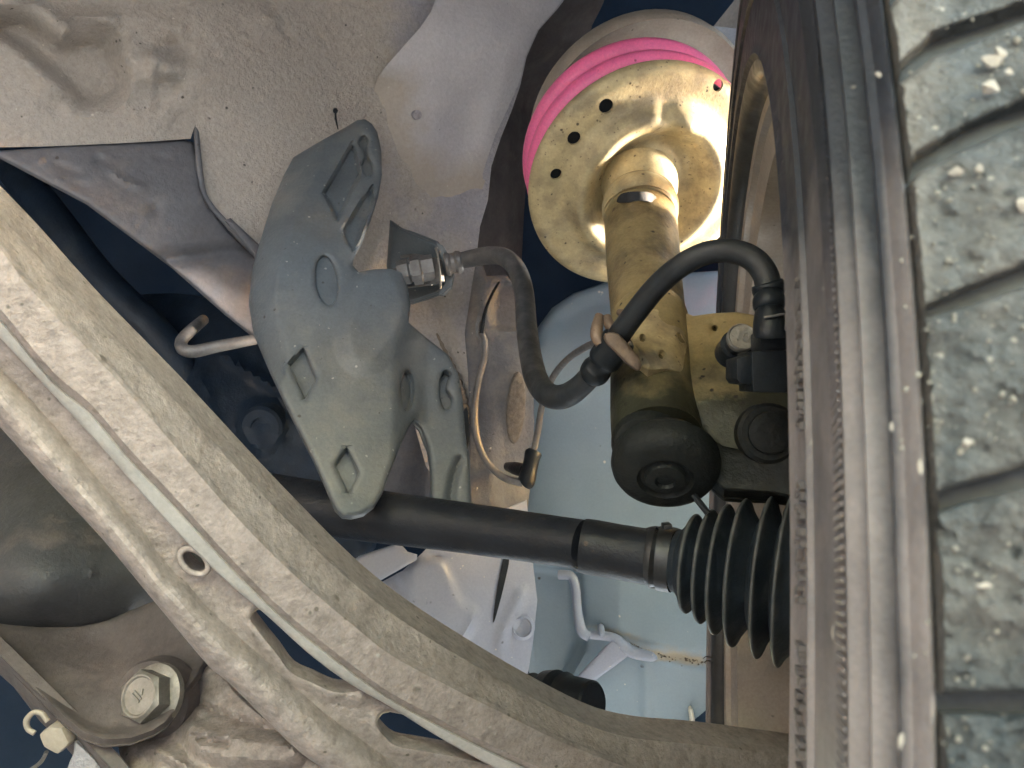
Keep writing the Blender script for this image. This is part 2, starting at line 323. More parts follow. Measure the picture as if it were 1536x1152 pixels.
# ------------------------------------------------------------------ car body: inner wing, frame rail, lower sheet, tower wall
body = thing('car_body', 'grey painted car body sheet metal behind the suspension, beige with road dust', 'car body', F(640, 300, 0.95))
d_body = tps([(-80, -80, .70), (0, 0, .72), (300, -60, .80), (300, 100, .80), (0, 210, .74), (300, 210, .83), (560, 130, .93), (390, 380, .87), (650, -60, .90), (700, 100, .925), (640, 240, .96), (745, 120, .94),
              (760, 190, .975), (845, 0, .955), (870, -60, .96), (735, 260, .985), (722, 360, 1.01), (600, 430, 1.0), (690, 600, 1.02), (760, 560, 1.0), (790, 700, 1.06), (730, 760, 1.02), (650, 320, .985), (500, 300, .92), (795, 900, 1.08), (745, 460, 1.0)])
wing_crease = [(655, -80), (655, -5), (640, 25), (612, 62), (580, 98), (562, 125), (562, 160)]
def dust_body(x, y):
    z = 1.15 - np.clip((x - 540) / 110, 0, 1) * 1.15
    z = np.maximum(z, gauss(620, 250, 45, 120, 0.95)(x, y)); z = np.maximum(z, gauss(650, 440, 70, 110, 0.9, 20)(x, y))
    z = np.maximum(z, gauss(775, 610, 18, 60, 0.95)(x, y)); z = np.maximum(z, ridge([(590, 330), (640, 420), (690, 560), (700, 640)], 26, .9)(x, y))
    right = inside(x, y, [(665, -90), (900, -90), (900, 300), (690, 330), (640, 200), (562, 140), (578, 98), (612, 60), (645, 20)])
    z = np.where(right & (y < -500), np.minimum(z, 0.25 + gauss(620, 250, 45, 110, 0.6)(x, y)), z)
    return z
lumpmask = lambda x, y: gauss(245, 95, 55, 75, 1.0, -15)(x, y) + gauss(115, 160, 45, 18, .8)(x, y) + gauss(410, 25, 30, 40, .6)(x, y)
B = [ridge([(-60, 60), (0, 62), (40, 88), (80, 122), (108, 145)], 11, .012), ridge([(-60, -20), (10, 5), (60, 28), (92, 52)], 22, .018), ridge([(92, 58), (98, 38), (118, 24), (170, 30)], 9, .010),
     patch(cr([(-80, 60), (30, 20), (95, 55), (160, 55), (175, 90), (185, 120), (170, 150), (120, 160), (100, 135), (60, 95), (0, 60)], 4), -.030, 16), lump(3, 26, .009, lumpmask), lump(5, 11, .005, lumpmask), lump(12, 5, .0012, lambda x, y: gauss(400, 60, 190, 80, 1)(x, y) + gauss(640, 330, 50, 130, 1.2)(x, y)),
     ridge([(592, 322), (620, 380), (668, 480), (688, 560), (702, 640)], 9, -.006), ridge([(700, 640), (698, 690), (690, 740)], 8, -.008), patch(cr([(738, 470), (742, 435), (765, 420), (820, 440), (820, 492), (750, 492)], 4), -.012, 4),
     gauss(790, 45, 70, 90, .008, 30), gauss(690, 190, 40, 130, -.006), ridge([(770, 20), (735, 110), (700, 190)], 30, -.006), gauss(735, 60, 45, 60, .006),
     patch(ell(775, 612, 13, 52, 4), .003, 4), patch(ell(642, 300, 34, 60, 10), -.004, 12), ridge([(300, 120), (296, 160), (294, 200)], 3, -.002), ridge([(420, 20), (430, 50), (440, 62)], 5, -.004)]
inner_out = [(-90, -90), (880, -90), (862, -20), (835, 15), (808, 45), (790, 85), (780, 130), (768, 165), (752, 205), (737, 250), (732, 300), (720, 340), (716, 375), (728, 420), (760, 415), (784, 440), (792, 520), (800, 600), (800, 680), (790, 755), (700, 780), (640, 700), (600, 560), (400, 450),
             (386, 386), (330, 325), (308, 290), (299, 240), (293, 186), (286, 208), (200, 214), (60, 220), (-90, 222)]
panel('inner_wing', inner_out, d_body, M_body, body, thick=.003, step=7, bumps=B, dust=dust_body, sharp=60)
# the wheelhouse sheet laps over the inner wing along a clean edge
lap = [(655, -90), (655, -5), (646, 18), (630, 42), (612, 62), (596, 80), (580, 98), (566, 118), (562, 130), (566, 150), (580, 190), (610, 240), (660, 290), (700, 300), (732, 262), (750, 204), (766, 165), (778, 130), (788, 85), (806, 45), (832, 15), (858, -20), (875, -90)]
lap = lap[:9] + [(560, 140), (560, 190), (585, 250), (640, 300), (690, 315), (715, 305)] + lap[14:]
def d_lap(x, y):
    e = seg_dist(x, y, lap[:9], False); b_ = seg_dist(x, y, lap[9:15], False); f_ = seg_dist(x, y, lap[15:], False)
    return d_body(x, y) - .010 * np.exp(-(e / 60) ** 2) * np.clip((170 - y) / 60, 0, 1) - .003 + .010 * np.clip(1 - b_ / 45, 0, 1) ** 2 + .004 * np.clip(1 - f_ / 25, 0, 1)
def dust_lap(x, y): return np.clip(1.2 - seg_dist(x, y, lap[8:15], False) / 75, 0, 1.2) * np.clip((y - 60) / 70, 0, 1) + .08
panel('wheelhouse_sheet', lap, d_lap, M_whouse, body, thick=.003, step=7, dust=dust_lap, sharp=60, bumps=[gauss(790, 45, 70, 90, .010, 30), gauss(690, 190, 40, 130, -.007), ridge([(770, 20), (735, 110), (700, 190)], 30, -.006), gauss(735, 60, 45, 60, .006), gauss(660, 60, 30, 40, .004)])
# the welded seam with its flap, hanging open
panel('seam_flap', cr([(690, 640), (700, 610), (704, 650), (700, 680), (694, 684)], 3), lambda x, y: d_body(x, y) - .012, M_rubber, body, thick=.002, step=5)
lathe('stud', F(619, 173, .955), F(628, 172, .93) - F(619, 173, .955), [(-.01, .0075), (.006, .0075), (.006, .0058), (.022, .0056), (.022, 0)], M_body, body, 16)
lathe('stud', F(503, 166, .9), F(503, 170, .85) - F(503, 166, .9), [(-.006, .003), (.008, .0028), (.010, .001), (.010, 0)], M_rubber, body, 10)
tube('crack', [(503, 168, .893, 1.6), (504, 180, .893, 1.6), (507, 194, .893, .8)], M_rubber, body, 6)
panel('seam_sealer', ell(774, 612, 14, 54, 4), lambda x, y: d_body(x, y) - .012, M_mud, body, thick=.004, step=4, rnd=.004, rw=6, bumps=[lump(9, 6, .0008, lambda x, y: 1)])
sv = [(655, 500), (668, 528), (682, 556), (692, 586), (698, 618), (701, 645)]; V, Fc = [], []
tube('seam_sealer', [(x, y, float(d_body(x, y)) - .002, r) for (x, y), r in zip(sv, (1.5, 3, 4, 5.5, 6, 3))], M_mud, body, 8, 5, ripple=.25)
M_sideshade = mat('side_shade_paint', (0.12, 0.118, 0.13), 0.5, 0, 0.2, 16, spots=[(DK, 130, 0.06), (PALE, 170, .03)], dustcol=(0.25, 0.215, 0.185), dust_shade_attr=True, dscale=40, bump=.5, bscale=150, bdist=.004)  # darker colour puts the wall's shade into an added overlay sheet
panel('side_shade_panel', [(697, 500), (706, 440), (716, 378), (722, 392), (730, 414), (758, 412), (784, 438), (793, 520), (801, 600), (801, 680), (791, 770), (696, 800), (703, 700), (704, 640), (702, 560)], lambda x, y: d_body(x, y) - .005, M_sideshade, body, thick=.003, step=6, rnd=.002, rw=5, dust=lambda x, y: .15 + gauss(775, 610, 22, 70, .7)(x, y) + gauss(712, 470, 12, 90, .5)(x, y) + gauss(785, 730, 14, 40, .6)(x, y), sharp=50,
      bumps=[patch(cr([(738, 470), (742, 435), (765, 424), (830, 440), (830, 492), (750, 492)], 4), -.010, 4), ridge([(728, 420), (722, 520), (735, 640), (740, 760)], 14, .006), ridge([(745, 500), (800, 505)], 3, -.003)])
# plate with a slot above the speed sensor wire
panel('wire_tab', cr([(716, 505), (713, 488), (718, 470), (724, 470), (727, 485), (724, 508)], 3), lambda x, y: d_body(x, y) - .028, M_dkst, body, holes=[ell(720, 488, 2.6, 7)], thick=.003, step=3)
# frame rail, lower and left
rail_out = [(-90, 232), (0, 226), (120, 218), (240, 212), (276, 209), (290, 214), (296, 235), (299, 280), (312, 312), (340, 345), (388, 388), (420, 470), (400, 520), (340, 472), (260, 402), (130, 305), (0, 236), (-90, 190)]
d_rail = tps([(-90, 200, .72), (0, 228, .735), (290, 214, .825), (120, 290, .75), (388, 388, .86), (250, 390, .79), (380, 500, .83), (300, 300, .815)])
panel('frame_rail', rail_out, lambda x, y: d_rail(x, y) + 0.006, M_rail, body, thick=.003, step=6, rnd=.004, rw=7,
      bumps=[ridge([(236, 392), (310, 382), (390, 372)], 12, -.010), gauss(150, 240, 8, 5, -.004), ridge([(88, 248), (115, 258)], 4, -.003), ridge([(165, 255), (185, 270), (215, 281)], 3, .003), gauss(60, 240, 6, 5, .004), gauss(245, 237, 9, 3, -.003), gauss(88, 268, 6, 3, .004), gauss(120, 280, 12, 6, -.003), gauss(233, 312, 10, 10, -.003)], sharp=50)
tube('rail_flange', [(293, 184, .83, 4), (296, 215, .826, 4), (299, 255, .828, 5), (305, 290, .832, 5), (318, 312, .838, 5), (338, 334, .845, 5), (362, 358, .85, 6), (390, 385, .855, 6)], M_rail, body, 10)
panel('rail_joint', [(338, 330), (346, 327), (398, 376), (398, 390), (386, 388)], lambda x, y: d_rail(x, y) - .012, M_rail, body, thick=.003, step=5, rnd=.003, rw=4)
# lower sheet under the drive shaft
d_low = tps([(500, 880, .93), (600, 830, .935), (700, 820, .955), (800, 850, .985), (800, 1010, .97), (740, 1080, .95), (560, 960, .92), (650, 930, .94)])
low_out = [(490, 900), (556, 882), (604, 856), (628, 834), (660, 806), (720, 780), (790, 750), (800, 850), (806, 900), (800, 960), (792, 1010), (775, 1045), (740, 1090), (600, 1030), (540, 950)]
panel('lower_sheet', low_out, d_low, M_sheet, body, thick=.003, step=7, sharp=50,
      bumps=[ridge([(600, 856), (625, 930)], 5, .005), ridge([(580, 870), (598, 912)], 4, .004), ridge([(672, 980), (700, 950), (712, 920)], 5, .005), patch(cr([(610, 860), (660, 840), (690, 900), (712, 920), (690, 965), (650, 960)], 4), .007, 5),
             ridge([(782, 890), (752, 960), (762, 1010)], 8, .006), gauss(655, 835, 10, 5, -.006)])
panel('seam_gap', cr([(756, 836), (764, 838), (758, 870), (748, 910), (740, 934), (745, 890)], 3), lambda x, y: d_low(x, y) - .002, M_rubber, body, thick=.0015, step=4)
lathe('plug', F(783, 941, .975), F(786, 941, .94) - F(783, 941, .975), [(-.005, .016), (.004, .016), (.008, .012), (.004, .010), (.004, 0)], M_sheet, body, 24)
panel('lower_flange', [(470, 890), (540, 835), (600, 815), (612, 828), (626, 832), (625, 840), (604, 852), (558, 878), (520, 900)], lambda x, y: .885 + 0 * x + (x - 550) * 4e-4, M_sheet, body, thick=.004, step=7, rnd=.003, rw=5)
panel('side_member', cr([(610, 610), (630, 620), (642, 660), (650, 720), (650, 800), (600, 800), (560, 800), (545, 740), (570, 690)], 4), lambda x, y: 1.02 + 0 * x, M_rail, body, thick=.004, step=8, bumps=[gauss(640, 720, 25, 120, -.02)])
# strut tower wall at the top
d_tow = tps([(760, 200, 1.10), (800, 60, 1.06), (900, 0, 1.06), (1000, -60, 1.08), (900, 100, 1.2), (1100, 60, 1.25), (1160, -60, 1.2), (800, 160, 1.2)])
panel('tower_wall', [(740, -100), (1250, -100), (1250, 60), (1080, 40), (985, 30), (900, 60), (850, 105), (815, 160), (792, 230), (786, 320), (782, 400), (770, 440), (720, 440), (705, 380), (720, 300), (735, 220), (750, 120), (760, 60)], lambda x, y: d_tow(x, np.minimum(y, 190)) + .05 + np.clip(y - 60, 0, 400) * .0003, M_plate, body, thick=.003, step=10, bumps=[ridge([(795, 90), (850, 62), (930, 50)], 10, .01), ridge([(772, 180), (760, 260), (765, 360)], 8, .012)])

# the unseen rest of the body round the wheel arch, set to block light: floor, bulkhead and outer wing with its arch
RI = RM.inverted()
def wobj(name, V, Fc, m, p): return obj(name, [RI @ (Vector(v) - EYE) for v in V], Fc, m, p, 20)
def slab(name, quad, n, t, m, p):
    q = [Vector(v) for v in quad]; b = [v + Vector(n) * t for v in q]
    return wobj(name, q + b, [(0, 1, 2, 3), (7, 6, 5, 4)] + [(i, 4 + i, 4 + (i + 1) % 4, (i + 1) % 4) for i in range(4)], m, p)
slab('floor_panel', [(-1.5, -1.2, .71), (.42, -1.2, .71), (.42, .04, .71), (-1.5, .04, .71)], (0, 0, 1), .01, M_rail, body)
slab('bulkhead', [(-1.5, .05, .71), (.52, .05, .71), (.52, .20, 1.25), (-1.5, .20, 1.25)], (0, -1, .2), .01, M_rail, body)
slab('unseen_bonnet', [(-1.5, -.2, 1.96), (.56, -.2, 1.96), (.56, 2.4, 1.90), (-1.5, 2.4, 1.90)], (0, 0, 1), .01, M_rail, body)
slab('far_light_block', [(-1.5, -2.6, .03), (-1.5, 1.6, .03), (-1.5, 1.6, 1.2), (-1.5, -2.6, .6)], (-1, 0, 0), .02, M_rail, body)  # unseen slab added to block light from the far side
wc_ = RM @ Vector((.1404, .5, -.1189)) + EYE
arch = [(wc_.y + .43 * math.cos(a), wc_.z + .43 * math.sin(a)) for a in [math.radians(180 - 180 * k / 40) for k in range(41)]]
ow = [(.25 if False else arch[0][0] - .18, .06), (arch[0][0], .06)] + arch + [(arch[-1][0], .06), (1.6, .06), (1.6, 1.95), (arch[0][0] - .18, 1.95)]
gap = [(.43, .889), (.63, .889), (.63, .934), (.43, .934)]          # added slot in the unseen wing, shaped to aim low sun at the spring seat
pv = ow + gap; n1 = len(ow); pe = [(k, (k + 1) % n1) for k in range(n1)] + [(n1 + k, n1 + (k + 1) % 4) for k in range(4)]
vs, es, fs, *_ = delaunay_2d_cdt([Vector(p) for p in pv], pe, [], 0, 1e-5)
fs = [f for f in fs if (lambda c: bool(inside(c[0], c[1], ow)) and not bool(inside(c[0], c[1], gap)))((sum(vs[i].x for i in f) / 3, sum(vs[i].y for i in f) / 3))]
V = [(.52, p.x, p.y) for p in vs] + [(.53, p.x, p.y) for p in vs]; Fc = [tuple(f) for f in fs] + [tuple(len(vs) + i for i in f[::-1]) for f in fs]
wobj('unseen_outer_wing', V, Fc, M_body, body)

# ------------------------------------------------------------------ splash shield behind the drive shaft
liner = thing('splash_shield', 'pale blue grey sheet metal panel behind the drive shaft and strut', 'panel', F(960, 700, 1.1))
d_lin = tps([(770, 500, 1.12), (905, 425, 1.14), (1100, 420, 1.10), (1100, 700, 1.08), (800, 700, 1.10), (880, 900, 1.10), (1060, 960, 1.06), (1060, 1150, 1.10), (860, 1150, 1.14), (780, 900, 1.13), (950, 620, 1.09)])
lin_out = [(930, 415), (1180, 400), (1180, 1210), (830, 1210), (800, 1060), (780, 900), (772, 700), (778, 600), (792, 530), (806, 492), (828, 462), (860, 440), (900, 426)]
dl = lambda x, y: np.clip(gauss(1005, 986, 75, 7, .95, 8)(x, y) + gauss(915, 947, 50, 6, .7, 14)(x, y) + gauss(985, 975, 90, 14, .35, 8)(x, y), 0, 1)
ledge = [(870, 944), (925, 958), (960, 972), (1000, 985), (1070, 996), (1180, 1006)]
def lin_b(x, y):
    yy = np.interp(x, [p[0] for p in ledge], [p[1] for p in ledge]); return np.clip((x - 868) / 60, 0, 1) * .022 * (np.clip((yy - y + 12) / 24, 0, 1) - np.clip((yy - y) / 190, 0, 1))
panel('shield_sheet', lin_out, d_lin, M_liner, liner, thick=.003, step=7, dust=dl, sharp=50, rnd=.012, rw=22,
      bumps=[lin_b, ridge([(850, 476), (880, 458), (930, 446)], 22, -.008), ridge([(968, 990), (970, 1060), (970, 1200)], 7, .006), gauss(1010, 600, 120, 160, .01), patch([(772, 845), (862, 850), (868, 930), (872, 965), (850, 1010), (845, 1080), (800, 1080)], -.05, 9),
             lump(2, 5, .0012, lambda x, y: gauss(1020, 992, 60, 8, 1)(x, y))])
tube('bead', [(838, 862, 1.1, 7), (856, 864, 1.095, 7), (863, 880, 1.09, 7), (866, 915, 1.085, 7), (872, 945, 1.08, 8), (884, 956, 1.075, 7)], M_sheet, liner, 12)
tube('bead', [(884, 952, 1.08, 6), (918, 956, 1.07, 7), (932, 966, 1.065, 9), (948, 978, 1.06, 9), (978, 985, 1.05, 7), (982, 985, 1.05, 3)], M_sheet, liner, 12)
tube('stud', [(901, 940, 1.08, 5), (902, 950, 1.065, 5), (902, 951, 1.06, 2)], M_sheet, liner, 10)
panel('gusset', [(852, 1030), (908, 970), (918, 962), (942, 976), (940, 986), (880, 1030), (860, 1042)], plane((852, 1030, 1.10), (918, 962, 1.06), (940, 986, 1.055)), M_sheet, liner, thick=.003, step=7, rnd=.003, rw=5)
V = []; Fc = []; rs = random.Random(21)
for k in range(90):
    x = rs.uniform(935, 1075); y = float(np.interp(x, [p[0] for p in ledge], [p[1] for p in ledge])) + rs.gauss(0, 3); d_ = float(d_lin(x, y)) - .012; c = F(x, y, d_); r_ = rs.uniform(.6, 2.4) * d_ / FPX; b = len(V)
    for q_ in ((0, 0, 1), (1, 0, -.4), (-.5, .85, -.4), (-.5, -.85, -.4)): V.append(c + Vector(q_) * r_ * rs.uniform(.7, 1.4))
    Fc += [(b, b + 1, b + 2), (b, b + 2, b + 3), (b, b + 3, b + 1), (b + 1, b + 3, b + 2)]
obj('ledge_dirt', V, Fc, M_mud, liner, 60, kind='stuff')
wd = thing('sealant_dab', 'small white dab of dried sealant low on the blue panel', 'sealant', F(1038, 1085, 1.06))
panel('dab', cr([(1034, 1066), (1038, 1062), (1041, 1070), (1043, 1088), (1046, 1103), (1040, 1106), (1034, 1098), (1036, 1082)], 3), lambda x, y: 1.07 + 0 * x, M_white, wd, thick=.008, step=3, rnd=.005, rw=3)

# ------------------------------------------------------------------ cover plate
cov = thing('cover_bracket', 'grey moulded bracket cover with two diamond holes and a round dent', 'bracket', F(500, 470, .74))
d_cov = tps([(545, 185, .865), (573, 260, .875), (440, 235, .82), (545, 360, .82), (390, 360, .72), (480, 430, .735), (373, 450, .70), (600, 450, .80), (440, 560, .68), (520, 700, .63), (518, 776, .61), (600, 600, .72), (640, 600, .76), (470, 690, .63), (560, 740, .64)])
d_cov0 = plane((548, 185, .862), (380, 450, .715), (528, 776, .625)); d_cov1 = d_cov; 
d_lw = lambda x, y: d_cov0(x, y) + .045
def d_cov(x, y):
    a = .78 * d_cov0(x, y) + .22 * d_cov1(x, y); w_ = np.clip((np.asarray(x, float) - 585 - .12 * np.clip(560 - y, 0, 80)) / 60, 0, 1) * np.clip((np.asarray(y, float) - 470) / 40, 0, 1); w_ = w_ * w_ * (3 - 2 * w_)
    return a * (1 - w_) + d_lw(x, y) * w_
cov_out = [(548, 179), (558, 186), (566, 198), (572, 225), (573, 262), (568, 292), (556, 330), (543, 362), (532, 382), (529, 398), (538, 408), (560, 404), (585, 403), (602, 409), (611, 428), (616, 455), (613, 484), (640, 507), (672, 532), (687, 560), (694, 600), (698, 650), (704, 690), (708, 765), (646, 765), (646, 712), (642, 674), (633, 644), (622, 630), (614, 640), (601, 668), (586, 706), (573, 742), (562, 760), (546, 772), (528, 776), (514, 775), (503, 764), (488, 730), (470, 690), (440, 630), (405, 556), (380, 498), (373, 452), (378, 405), (390, 362), (408, 305), (426, 262), (440, 236), (480, 212), (520, 190), (536, 180)]
slot = cr([(541, 208), (547, 204), (552, 212), (550, 222), (552, 236), (558, 246), (559, 258), (552, 264), (545, 258), (543, 246), (547, 238), (545, 226), (540, 218)], 3)
dia1 = [(434, 546), (455, 522), (474, 568), (458, 598)]; dia2 = [(503, 697), (520, 672), (538, 709), (523, 739)]
dent = ell(490, 421, 16, 37, -8, 32)
panel('plate', cov_out, d_cov, M_cover, cov, holes=[slot, dia1, dia2, dent, ell(611, 586, 10, 29, 0, 28), cr([(662, 565), (668, 557), (675, 562), (671, 572), (669, 584), (677, 596), (675, 608), (668, 614), (662, 602), (660, 584)], 3)], thick=.005, step=4, rnd=.006, rw=8, sharp=45,
      bumps=[lambda x, y: -.030 * np.clip((1 - seg_dist(x, y, [(445, 225), (408, 300), (378, 400), (372, 455), (395, 545)], False) / 42), 0, 1) ** 1.3,
             patch(cr([(552, 410), (590, 406), (612, 440), (612, 478), (596, 515), (560, 550), (525, 545), (512, 500), (525, 450)], 5), .0075, 13), ridge([(690, 690), (680, 720), (674, 765)], 6, -.008),
             patch([(486, 290), (530, 214), (540, 262), (506, 330)], -.013, 2.5), patch([(514, 345), (558, 280), (560, 305), (530, 375), (520, 368)], -.013, 2.5), ridge([(455, 525), (425, 545), (430, 560)], 3, .002)])
for D, nm in ((dia1, 'diamond_floor'), (dia2, 'diamond_floor')):
    cxm = sum(p[0] for p in D) / 4; cym = sum(p[1] for p in D) / 4
    panel(nm, [(cxm + (x - cxm) * 1.35, cym + (y - cym) * 1.3) for x, y in D], lambda x, y: d_cov(x, y) + .013, M_cover, cov, thick=.002, step=9)
panel('dent_floor', ell(489, 421, 24, 48, -8), lambda x, y: d_cov(x, y) + .010, M_cover, cov, thick=.002, step=6, bumps=[gauss(489, 421, 20, 40, .002)])
panel('slot_backing', ell(550, 234, 16, 36, -8), lambda x, y: d_cov(x, y) + .012, M_cover, cov, thick=.002, step=8)
panel('slot_backing', ell(668, 586, 16, 36), lambda x, y: d_cov(x, y) + .016, M_cover, cov, thick=.002, step=8)
panel('dent_floor', ell(612, 586, 16, 36), lambda x, y: d_cov(x, y) + .014, M_cover, cov, thick=.002, step=6)
hk = thing('bent_rod', 'thin bent steel rod hooked behind the left edge of the grey cover', 'rod', F(300, 520, .8))
tube('rod', [(400, 505, .84, 8), (378, 510, .83, 8), (330, 519, .81, 9), (292, 527, .80, 9.5), (275, 524, .80, 9.5), (272, 512, .81, 9), (284, 498, .83, 9), (305, 480, .88, 8)], M_dkst, hk, 14)

# ------------------------------------------------------------------ hose bracket and brake hose
hb = thing('hose_bracket', 'dark folded steel bracket with retaining clip holding the brake hose union', 'bracket', F(630, 400, .86))
d_hb = tps([(587, 332, .95), (600, 342, .93), (664, 380, .90), (672, 430, .90), (616, 454, .93), (590, 420, .95), (635, 400, .94)])
panel('bracket_plate', [(585, 330), (600, 342), (632, 355), (654, 364), (664, 380), (673, 396), (675, 412), (670, 430), (658, 441), (616, 455), (590, 440), (580, 400)], d_hb, M_cover, hb, thick=.004, step=6, rnd=.010, rw=9)
panel('bracket_plate', [(654, 364), (664, 368), (673, 382), (679, 398), (680, 412), (676, 430), (664, 441), (658, 441), (668, 425), (670, 404), (662, 384)], lambda x, y: .885 + 0 * x, M_cover, hb, thick=.02, step=4)
pblock('retaining_clip', [(641, 384), (657, 388), (662, 422), (645, 427)], [.875, .868, .868, .875], .005, M_dkst, hb, .0012, (.004, 0))
tube('clip_edge', [(653, 372, .866, 1.8), (657, 384, .862, 1.6), (660, 410, .862, 1.6), (661, 433, .866, 1.8)], M_steel, hb, 8)
tube('clip_arm', [(602, 385, .895, 2.5), (620, 383, .885, 2.5), (642, 386, .876, 2.5)], M_dkst, hb, 8)
tube('clip_arm', [(612, 430, .895, 2.5), (630, 428, .885, 2.5), (648, 426, .876, 2.5)], M_dkst, hb, 8)
bh = thing('brake_hose', 'black ribbed rubber brake hose curving from the wall bracket to the hub', 'hose', F(790, 480, .8))
A0, A1 = F(592, 411, .872), F(700, 391, .875)
ax = (A1 - A0).normalized(); L0 = (A1 - A0).length
lathe('union_nut', A0, ax, [(-.03, .006), (.004, .006), (.004, .0135), (.016, .0145), (.018, .0125), (.020, .0125), (.020, .017), (.030, .0175), (.032, .015), (.045, .015), (.045, 0)], M_dkst, bh, 6, 20, ref=(0, 0, 1))
lathe('crimp', A0, ax, [(.058, .010), (.0585, .0125), (.062, .0135), (.065, .0115), (.069, .0115), (.072, .0135), (.076, .0125), (.078, .0105), (.078, 0)], M_dkst, bh, 24)
hose = [(682, 393, .875, 11), (705, 388, .87, 12.5), (735, 383, .85, 13), (758, 387, .83, 13.5), (776, 406, .81, 14), (786, 440, .79, 14.5), (790, 490, .75, 15.5), (796, 535, .71, 16.5), (806, 572, .67, 17.5), (824, 593, .64, 18), (848, 594, .62, 18), (874, 576, .60, 17), (900, 545, .585, 17), (925, 508, .57, 17), (950, 473, .55, 17), (985, 430, .53, 17), (1022, 398, .51, 17), (1062, 379, .50, 17), (1100, 377, .49, 17.5), (1130, 389, .48, 18), (1148, 412, .475, 18.5), (1154, 440, .47, 19)]
q = cr(hose, 10, False); P3 = [F(*p[:3]) for p in q]; V = []; Fc = []; seg = 48; nn = None
for i, p in enumerate(P3):                     # hose with fine lengthwise ribs
    t = (P3[min(i + 1, len(P3) - 1)] - P3[max(i - 1, 0)]).normalized(); nn = t.orthogonal().normalized() if nn is None else (nn - t * nn.dot(t)).normalized(); b = t.cross(nn)
    for k in range(seg): a = 2 * math.pi * k / seg; r = q[i][3] * q[i][2] / FPX * (1 + .028 * (k % 2)); V.append(p + (nn * math.cos(a) + b * math.sin(a)) * r)
Fc = [(i * seg + k, i * seg + (k + 1) % seg, (i + 1) * seg + (k + 1) % seg, (i + 1) * seg + k) for i in range(len(P3) - 1) for k in range(seg)]
obj('hose', V, Fc, M_hose, bh, 60, lambda v: .62 * min(1, max(0, (.035 - v.x) / .05)))
tube('sleeve', [(886, 566, .59, 17), (889, 562, .588, 22), (896, 553, .585, 23), (901, 547, .582, 20), (906, 540, .58, 25), (918, 524, .574, 26), (928, 510, .568, 26), (930, 507, .567, 19)], M_rubber, bh, 24, 3)
tube('end_sleeve', [(1152, 424, .47, 20), (1153, 428, .47, 24), (1153, 437, .47, 24), (1154, 444, .468, 20), (1154, 450, .466, 24), (1154, 459, .465, 24), (1155, 466, .464, 20), (1155, 471, .463, 23), (1156, 480, .462, 25), (1156, 500, .46, 26), (1156, 506, .46, 24)], M_rubber, bh, 28, 3)

# ------------------------------------------------------------------ speed sensor wire
sw_ = thing('sensor_wire', 'thin grey sensor wire looping down the body panel to a clipped grommet', 'wire', F(712, 600, .96))
tube('wire', [(721, 496, .962, 4), (727, 513, .965, 5), (726, 540, .965, 5), (717, 575, .96, 5), (712, 615, .955, 5.5), (714, 650, .95, 5.5), (724, 682, .95, 5.5), (742, 706, .95, 5.5), (762, 719, .95, 6), (784, 724, .95, 6.5)], M_dkst, sw_, 12)
tube('wire', [(798, 690, .99, 5), (806, 650, .99, 5), (814, 605, .985, 5), (828, 568, .96, 5), (850, 540, .92, 5), (876, 522, .86, 5.5), (900, 512, .80, 6)], M_dkst, sw_, 12)
tube('grommet', [(787, 727, .945, 9), (789, 724, .945, 13), (792, 712, .95, 13), (795, 700, .955, 12), (798, 688, .965, 12), (800, 680, .97, 13), (801, 678, .97, 9)], M_rubber, sw_, 20, 3)
tube('clip', [(762, 700, 1.01, 7), (775, 703, .98, 10), (788, 706, .955, 10)], M_rubber, sw_, 14)
tube('wire', [(722, 500, .955, 3.4), (724, 484, .955, 3), (728, 466, .96, 2.6), (734, 450, .97, 2.4), (742, 434, .985, 2.2), (748, 424, 1.0, 2)], M_rubber, sw_, 8)

# ------------------------------------------------------------------ strut, spring, upper mount
SN = Vector((.20, -.74, -.645)).normalized()
st = thing('strut', 'gold zinc plated suspension strut with dished spring seat full of round holes', 'strut', F(985, 640, .58))
SC = F(970, 279, .84); u = Vector((1, 0, 0)); u = (u - SN * SN.dot(u)).normalized(); v = SN.cross(u)
if v.z < 0: v = -v
def seat_h(r, a):                              # height of the pressed dish towards the camera
    pr = [(0, 0), (.030, 0), (.036, -.006), (.044, -.010), (.054, -.004), (.064, .010), (.072, .018), (.079, .020), (.085, .015), (.091, .005), (.098, .001), (.118, 0), (.126, -.003), (.130, -.008)]
    return float(np.interp(r, [p[0] for p in pr], [p[1] for p in pr]))
holes = [(909, 159, 9), (861, 207, 8.5), (834, 261, 7.5), (1078, 129, 7)]
HL = []
for px, py, rp in holes:
    ray = F(px, py, 1); t = SC.dot(SN) / ray.dot(SN); p = ray * t - SC
    if rp: HL.append((p.dot(u), p.dot(v), rp * 1.12 * .86 / FPX))
V2 = []; E2 = []
for hx, hy, hr in HL:
    b = len(V2); V2 += [(hx + hr * math.cos(2 * math.pi * k / 18), hy + hr * math.sin(2 * math.pi * k / 18)) for k in range(18)]; E2 += [(b + k, b + (k + 1) % 18) for k in range(18)]
    V2 += [(hx + 1.25 * hr * math.cos(2 * math.pi * k / 18), hy + 1.25 * hr * math.sin(2 * math.pi * k / 18)) for k in range(18)]
rr = [.024, .030, .036, .040, .045, .050, .055, .060, .065, .069, .073, .077, .081, .085, .089, .094, .100, .106, .112, .118, .123, .127, .130]
for r in rr:
    n_ = 110
    ring_ = [(r * math.cos(2 * math.pi * k / n_), r * math.sin(2 * math.pi * k / n_)) for k in range(n_)]
    if r in (.024, .130): b = len(V2); E2 += [(b + k, b + (k + 1) % n_) for k in range(n_)]; V2 += ring_
    else: V2 += [p for p in ring_ if all(math.hypot(p[0] - h[0], p[1] - h[1]) > h[2] * 1.35 for h in HL)]
